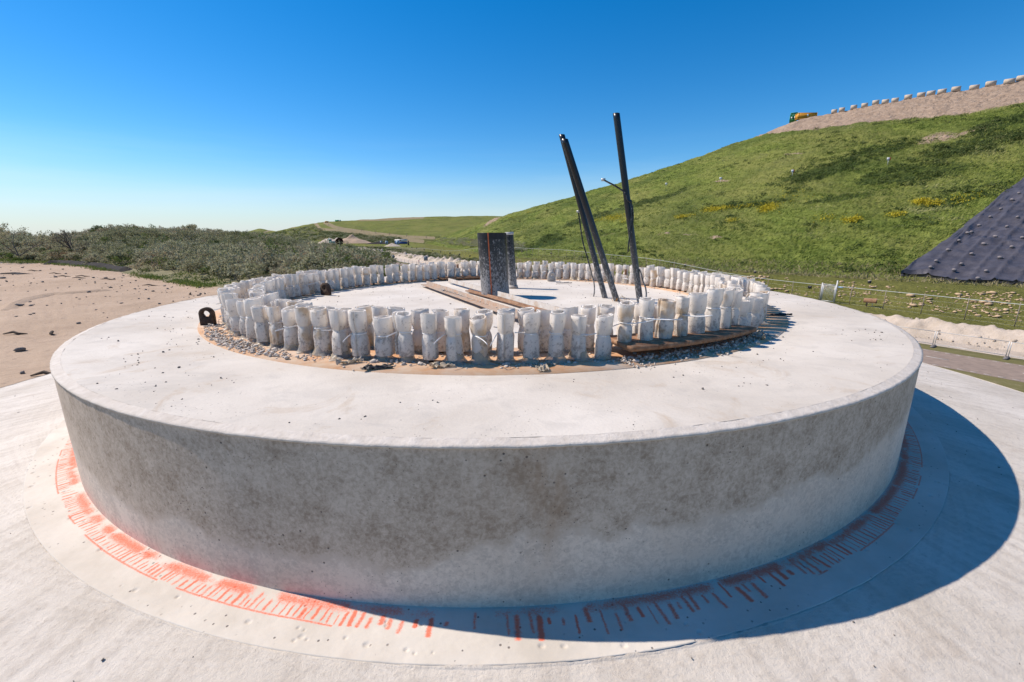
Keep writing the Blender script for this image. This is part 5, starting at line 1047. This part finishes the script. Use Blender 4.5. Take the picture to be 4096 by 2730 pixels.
wr_ = fbm(T3[..., 0]*.25+9, T3[..., 1]*.25+9, 3); _u = np.linspace(0, 1, nc)[None, :]+0*T3[..., 0]; _v = np.linspace(0, 1, nr_)[:, None]+0*T3[..., 0]; _px, _py, _ = proj(T3.reshape(-1, 3)); _px = _px.reshape(T3.shape[:2]); _py = _py.reshape(T3.shape[:2]); _sm = (_px+(_py-1105)*.92-3600)/95.; fold = np.exp(-(((_sm+.3) % 1-.5)/.07)**2)*1.1
_e = np.minimum(np.minimum(np.linspace(0, 1, nr_)[:, None], 1-np.linspace(0, 1, nr_)[:, None])*10, 1); T3[..., 2] += .2+.42*_e+.30*wr_+.22*fold+.25*(fbm(T3[..., 0]*.5+40, T3[..., 1]*.5+T3[..., 2]*.8, 3)-.5)+.14*(fbm(T3[..., 0]*1.2, T3[..., 1]*1.2+5, 3)-.5)
TG = T3; v2 = T3.copy().reshape(-1, 3)-[0, 0, .35]; F = gridf(nr_, nc); N_ = nr_*nc
rim_i = np.concatenate([np.arange(nc), np.arange(1, nr_)*nc+nc-1, (nr_-1)*nc+np.arange(nc-2, -1, -1), np.arange(nr_-2, 0, -1)*nc]); rn2 = np.roll(rim_i, -1)
o = mesh("geotextile_sheet", np.concatenate([T3.reshape(-1, 3), v2]), [F, np.stack([rim_i, rn2, rn2+N_, rim_i+N_], -1)], MT['tarp'], None, True); tag(o, "big blue black plastic sheet laid on the slope at the right", "sheet")
rows = ([(690, 1165), (755, 1085), (905, 950), (1040, 830), (1150, 735), (1205, 715), (1305, 630), (1440, 520), (1575, 420), (1715, 305), (1800, 210)], [(980, 1220), (1070, 1130), (1200, 995), (1350, 870), (1505, 760), (1645, 650), (1785, 530)], [(1290, 1305), (1385, 1215), (1555, 1045), (1700, 912), (1840, 790)])
bag_me = []
for k in range(3):
    rr4 = np.random.default_rng(k); n1, n2 = 12, 9; th, ph = np.meshgrid(np.linspace(0, PI, n2), np.linspace(0, 2*PI, n1, endpoint=False), indexing='ij'); V = np.stack([np.sin(th)*np.cos(ph)*.34, np.sin(th)*np.sin(ph)*.25, np.cos(th)*.26], -1)*(1+.25*(fbm(ph*2+k*3, th*2+5, 2)-.5))[..., None]
    V[..., 0] += .0; b = MB().add(V.reshape(-1, 3), gridf(n2, n1, True)); b.tube([(.30, 0, 0), (.40, 0, .03), (.50, .02, .09)], [.10, .05, .09], 8); o = b.build("sandbag", MT['bag'], None, True); bag_me.append(o.data); bpy.data.objects.remove(o)
for ri, rw in enumerate(rows):
    for bi, (x, y) in enumerate(rw):
        px, py = 3500+x*.3189, 700+y*.3189; p = locate(TG, px, py+2); o = bpy.data.objects.new("sandbag", bag_me[(ri+bi) % 3]); col.objects.link(o); o.location = (p[0], p[1], p[2]+.14); o.rotation_euler = (rb.uniform(-.2, .2), .3, rb.uniform(-.9, .6)); o.scale = (.72, .72, .62)
        tag(o, f"sandbag on the black sheet, {ORD[bi]} from the bottom in the {['left', 'middle', 'right'][ri]} row", "sandbag", "sandbags weighing down the sheet")

# ------------------------------------------------------------------ site, signs and plant in the valley
def gp(px, py, z=ZG): return P(px, py, z)
def sgn(px, py, w_, h_, shape, lab, pole_h=2.2, mat='signback', tpx=None):
    q = gp(px, py) if tpx is None else U(px, py, tpx); T0 = proj(q)[2]; s = T0/FPX; W_, H_ = w_*s, h_*s; e = empty("road_sign", q); tag(e, lab, "road sign"); MB().tube([(0, .03, 0), (0, .03, pole_h*s)], .045, 6).build("sign_post", MT['galv'], e)
    def plate(V2, z0):
        V2 = np.array(V2); n = len(V2); V = np.concatenate([np.column_stack([V2[:, 0], np.full(n, -.02), V2[:, 1]+z0]), np.column_stack([V2[:, 0], np.full(n, .02), V2[:, 1]+z0])]); i = np.arange(n); i2 = (i+1) % n
        mesh("sign_plate", V, [np.stack([i, i2, i2+n, i+n], -1), i[None, ::-1], (i+n)[None]], MT[mat], e)
    z0 = pole_h*s
    if shape == 'house': plate([(-W_/2, -H_), (W_/2, -H_), (W_/2, -H_*.38), (0, 0), (-W_/2, -H_*.38)], z0)
    elif shape == 'round': a_ = np.linspace(0, 2*PI, 24, endpoint=False); plate(np.column_stack([W_/2*np.cos(a_), H_/2*np.sin(a_)-H_/2]), z0)
    elif shape == 'tri_round':
        plate([(-W_/2, -H_*.5), (W_/2, -H_*.5), (0, 0)], z0); a_ = np.linspace(0, 2*PI, 24, endpoint=False); plate(np.column_stack([W_/2*np.cos(a_), H_*.25*np.sin(a_)-H_*.76]), z0)
    return e
sgn(1473, 1022, 11, 20, 'tri_round', "grey back of a triangle sign above a round sign by the far road", 26)
sgn(1552, 1056, 17, 25, 'house', "grey back of a pointed sign nearest the near end of the far road", 32)
sgn(1575, 1050, 12, 13, 'round', "round grey sign on a thin pole right of a pointed sign", 29)
sgn(1704, 1056, 16, 22, 'house', "grey back of a pointed sign standing before the sand cones", 34)
for x, y, lab in ((1558, 1037, "red and white marker post behind the round sign"), (1676, 1056, "red and white marker post left of the pointed sign by the cones")):
    q = gp(x, y); s = proj(q)[2]/FPX; e = empty("marker_post", q); tag(e, lab, "marker post"); H_ = 17*s
    for k in range(5): MB().box((0, 0, H_*(.3+.14*k)), (4*s, .05, H_*.138)).build("stripe", MT['red' if k % 2 else 'white'], e)
    MB().box((0, 0, H_*.12), (.08, .06, H_*.24)).build("stem", MT['galv'], e)
for x, y, mt_, lab in ((1254, 975, 'blue', "small blue sign far left on the valley fence"), (1276, 977, 'red', "small red sign on the valley fence left of the digger"), (1300, 975, 'blue', "round blue sign just left of the digger")):
    e = sgn(x, y+4, 5, 5, 'round', lab, 10, mt_, 270)
q = U(1372, 996, 190); s = 190/FPX; e = empty("info_board", q); tag(e, "blue board at the head of the sand windrow", "board"); MB().box((0, 0, 5*s), (6*s, .1, 7*s)).build("board", MT['sky'], e); MB().box((0, 0, .7*s), (.1, .1, 2*s)).build("stem", MT['galv'], e)
# sand heaps
def heap(px, py, t, rx, ry, hh, lab, mat, seed):
    q = U(px, py, t); n = 50; r_ = np.linspace(0, 1, 24); rr5, aa5 = np.meshgrid(r_, np.linspace(0, 2*PI, n, endpoint=False), indexing='ij'); X = rr5*np.cos(aa5)*rx; Y = rr5*np.sin(aa5)*ry; z = hh*(1-rr5**1.1)*(.75+.9*(fbm(X*.25+seed, Y*.25+seed*2, 4)-.4))+.25*(fbm(X*1.2+seed, Y*1.2, 3)-.5)*(rr5 < .9)-rr5*.3
    return tag(mesh("sand_heap", np.stack([X, Y, z], -1).reshape(-1, 3), gridf(24, n, True), MT[mat], None, True, loc=tuple(q)), lab, "sand heap")
heap(1322, 972, 262, 8, 6, 3.6, "pale sand heap left of the big dark pipe", 'bank', 3); heap(1352, 970, 266, 6, 5, 3.6, "whitish sand heap behind the big dark pipe", 'bank', 13); heap(1412, 972, 262, 12, 7, 4.6, "large reddish sand heap right of the big dark pipe", 'sand', 8)
q = U(1359, 982, 250); s = 250/FPX; e = empty("steel_culvert", q, .35); tag(e, "big dark red round culvert pipe standing between the sand heaps", "culvert"); n = 32; a_ = np.linspace(0, 2*PI, n, endpoint=False); R0 = 15*s
V = np.concatenate([np.column_stack([R0*k*np.cos(a_), np.full(n, y_), R0*.93+R0*k*np.sin(a_)]) for y_, k in ((4, .95), (4, 1), (-2, 1), (-2, .94), (1.6, .94), (1.6, .01))]); mesh("pipe_shell", V, gridf(6, n, True), simple("dark_red_steel", (.06, .018, .015), .7), e, True)
# small digger
q = U(1328, 981, 245); e = empty("excavator", q, -.5); tag(e, "small teal digger parked left of the big culvert pipe", "excavator")
MB().box((0, -1., .45), (3.6, .55, .8)).build("track", MT['blackp'], e); MB().box((0, 1., .45), (3.6, .55, .8)).build("track", MT['blackp'], e); MB().box((.3, 0, 1.5), (2.6, 2.1, 1.1)).build("body", MT['teal'], e); c_ = MB().box((-.6, -.45, 2.55), (1.3, 1.0, 1.1)).build("cab", MT['teal'], e); MB().box((-.6, -.97, 2.65), (.95, .05, .7)).build("window", MT['blackp'], c_)
MB().tube([(-.8, .3, 1.8), (-2.6, .3, 3.6), (-4.0, .3, 2.6)], [.24, .2, .16], 8).build("boom", MT['teal'], e); MB().tube([(-4.0, .3, 2.6), (-4.3, .3, 1.0)], .13, 8).build("arm", MT['teal'], e); MB().box((-4.4, .3, .75), (.7, .8, .6)).build("bucket", MT['blackp'], e)
# cabins and cabinets
q = U(1605, 975, 236); s = 236/FPX; e = empty("site_cabin", q, -.06); tag(e, "long site cabin with a white upper half and dark blue lower half", "cabin")
MB().box((0, 0, 1.7*s*1.6), (46*s, 2.6, 9*s)).build("lower_wall", MT['blue'], e); MB().box((0, -.02, 12.3*s-.0), (46*s, 2.7, 8*s)).build("upper_wall", MT['white'], e); MB().box((0, 0, 16.6*s), (47*s, 2.9, .5*s)).build("roof", MT['cap'], e)
w_ = MB().box((0, -1.4, 12.8*s), (6*s, .08, 4*s)).build("window", MT['blackp'], e)
q = U(1591, 979, 222); s = 222/FPX; e = empty("electrical_cabinet", q); tag(e, "pale blue grey cabinet in front of the site cabin's left end", "cabinet"); MB().box((0, 0, 7.5*s), (12*s, .9, 15*s)).build("body", MT['sky'], e); MB().box((0, -.46, 8*s), (4*s, .04, 8*s)).build("door", MT['signback'], e)
q = U(1547, 979, 222); e = empty("electrical_cabinet", q); tag(e, "pale blue grey cabinet alone left of the site cabin", "cabinet"); MB().box((0, 0, 7.*s), (8*s, .9, 14*s)).build("body", MT['sky'], e); MB().box((0, -.46, 8*s), (5*s, .04, 9*s)).build("door", MT['signback'], e)
q = U(1525, 976, 230); e = empty("electrical_cabinet", q); tag(e, "dark grey cabinet left of the paler lone cabinet", "cabinet"); MB().box((0, 0, 6*s), (8*s, .9, 12*s)).build("body", MT['signback'], e); MB().box((0, -.46, 7*s), (5*s, .04, 7*s)).build("door", MT['cap'], e)
heap(1570, 984, 215, 4.4, 2.4, 1.2, "low grey sand heap between the two pale cabinets", 'bank', 23)
heap(1520, 975, 250, 9, 4, 1.3, "dark scrap and soil heap behind the dark cabinet", 'soil', 29)
p = U(1634, 980, 215); e = empty("tree_stump", p); tag(e, "dark stump like post at the right end of the site cabin", "stump"); MB().tube([(0, 0, -.3), (.05, 0, 1.1), (0, 0, 2.0)], [.45, .33, .4], 8).build("trunk", MT['bark'], e)
# marker poles along the far track, small things on the far ridge
for i_, (x, y) in enumerate(((1316, 901), (1447, 923), (1503, 930), (1558, 936), (1627, 944), (1705, 950))):
    p = locate(FG, x, y+3); o = MB().box((0, 0, .9), (.35, .2, 2.2)).box((0, 0, 2.2), (.5, .3, .4)).build("track_post", MT['post'], loc=tuple(p)); tag(o, f"small marker post on the far sandy track, {ORD[i_]} from the left", "post", "marker posts on the far track")
p = locate(FG, 1306, 892); e = empty("dumper", p, .2); tag(e, "tiny orange dump truck where the far track meets the sky", "dump truck"); MB().box((0, 0, 1.4), (3.2, 2, 1.6)).build("tipper", MT['ora'], e); MB().box((2.1, 0, 1.3), (1.1, 1.9, 1.5)).build("cab", MT['ora'], e)
for x in (-1., 1.6): MB().tube([(x, -1.1, .5), (x, 1.1, .5)], .5, 12).build("wheel", MT['blackp'], e)
p = locate(FG, 1352, 886); e = empty("site_hut", p); tag(e, "tiny green and white hut on the far ridge", "hut"); MB().box((0, 0, .9), (7, 2.4, 1.9)).build("body", MT['green'], e); MB().box((2.6, -.05, .9), (1.7, 2.5, 1.6)).build("door", MT['white'], e)
# clods on the near windrow
r = np.random.default_rng(91); cl = []
for _ in range(900):
    s = r.uniform(20, 75); q, t = along(wl, s-8); off = r.uniform(-2.4, 1.9); cl.append([q[0]+t[1]*off, q[1]-t[0]*off, ZG+1.05*max(0, 1-abs(off/2.1)**1.25)-.02])
cl = np.array(cl); V, F = rocks(len(cl), cl, np.exp(r.normal(math.log(.07), .5, len(cl))).clip(.02, .25), 15, .7)
tag(mesh("windrow_clods", V, F, MT['bank']), "clods of damp sand on the heaped bank", kind="stuff")
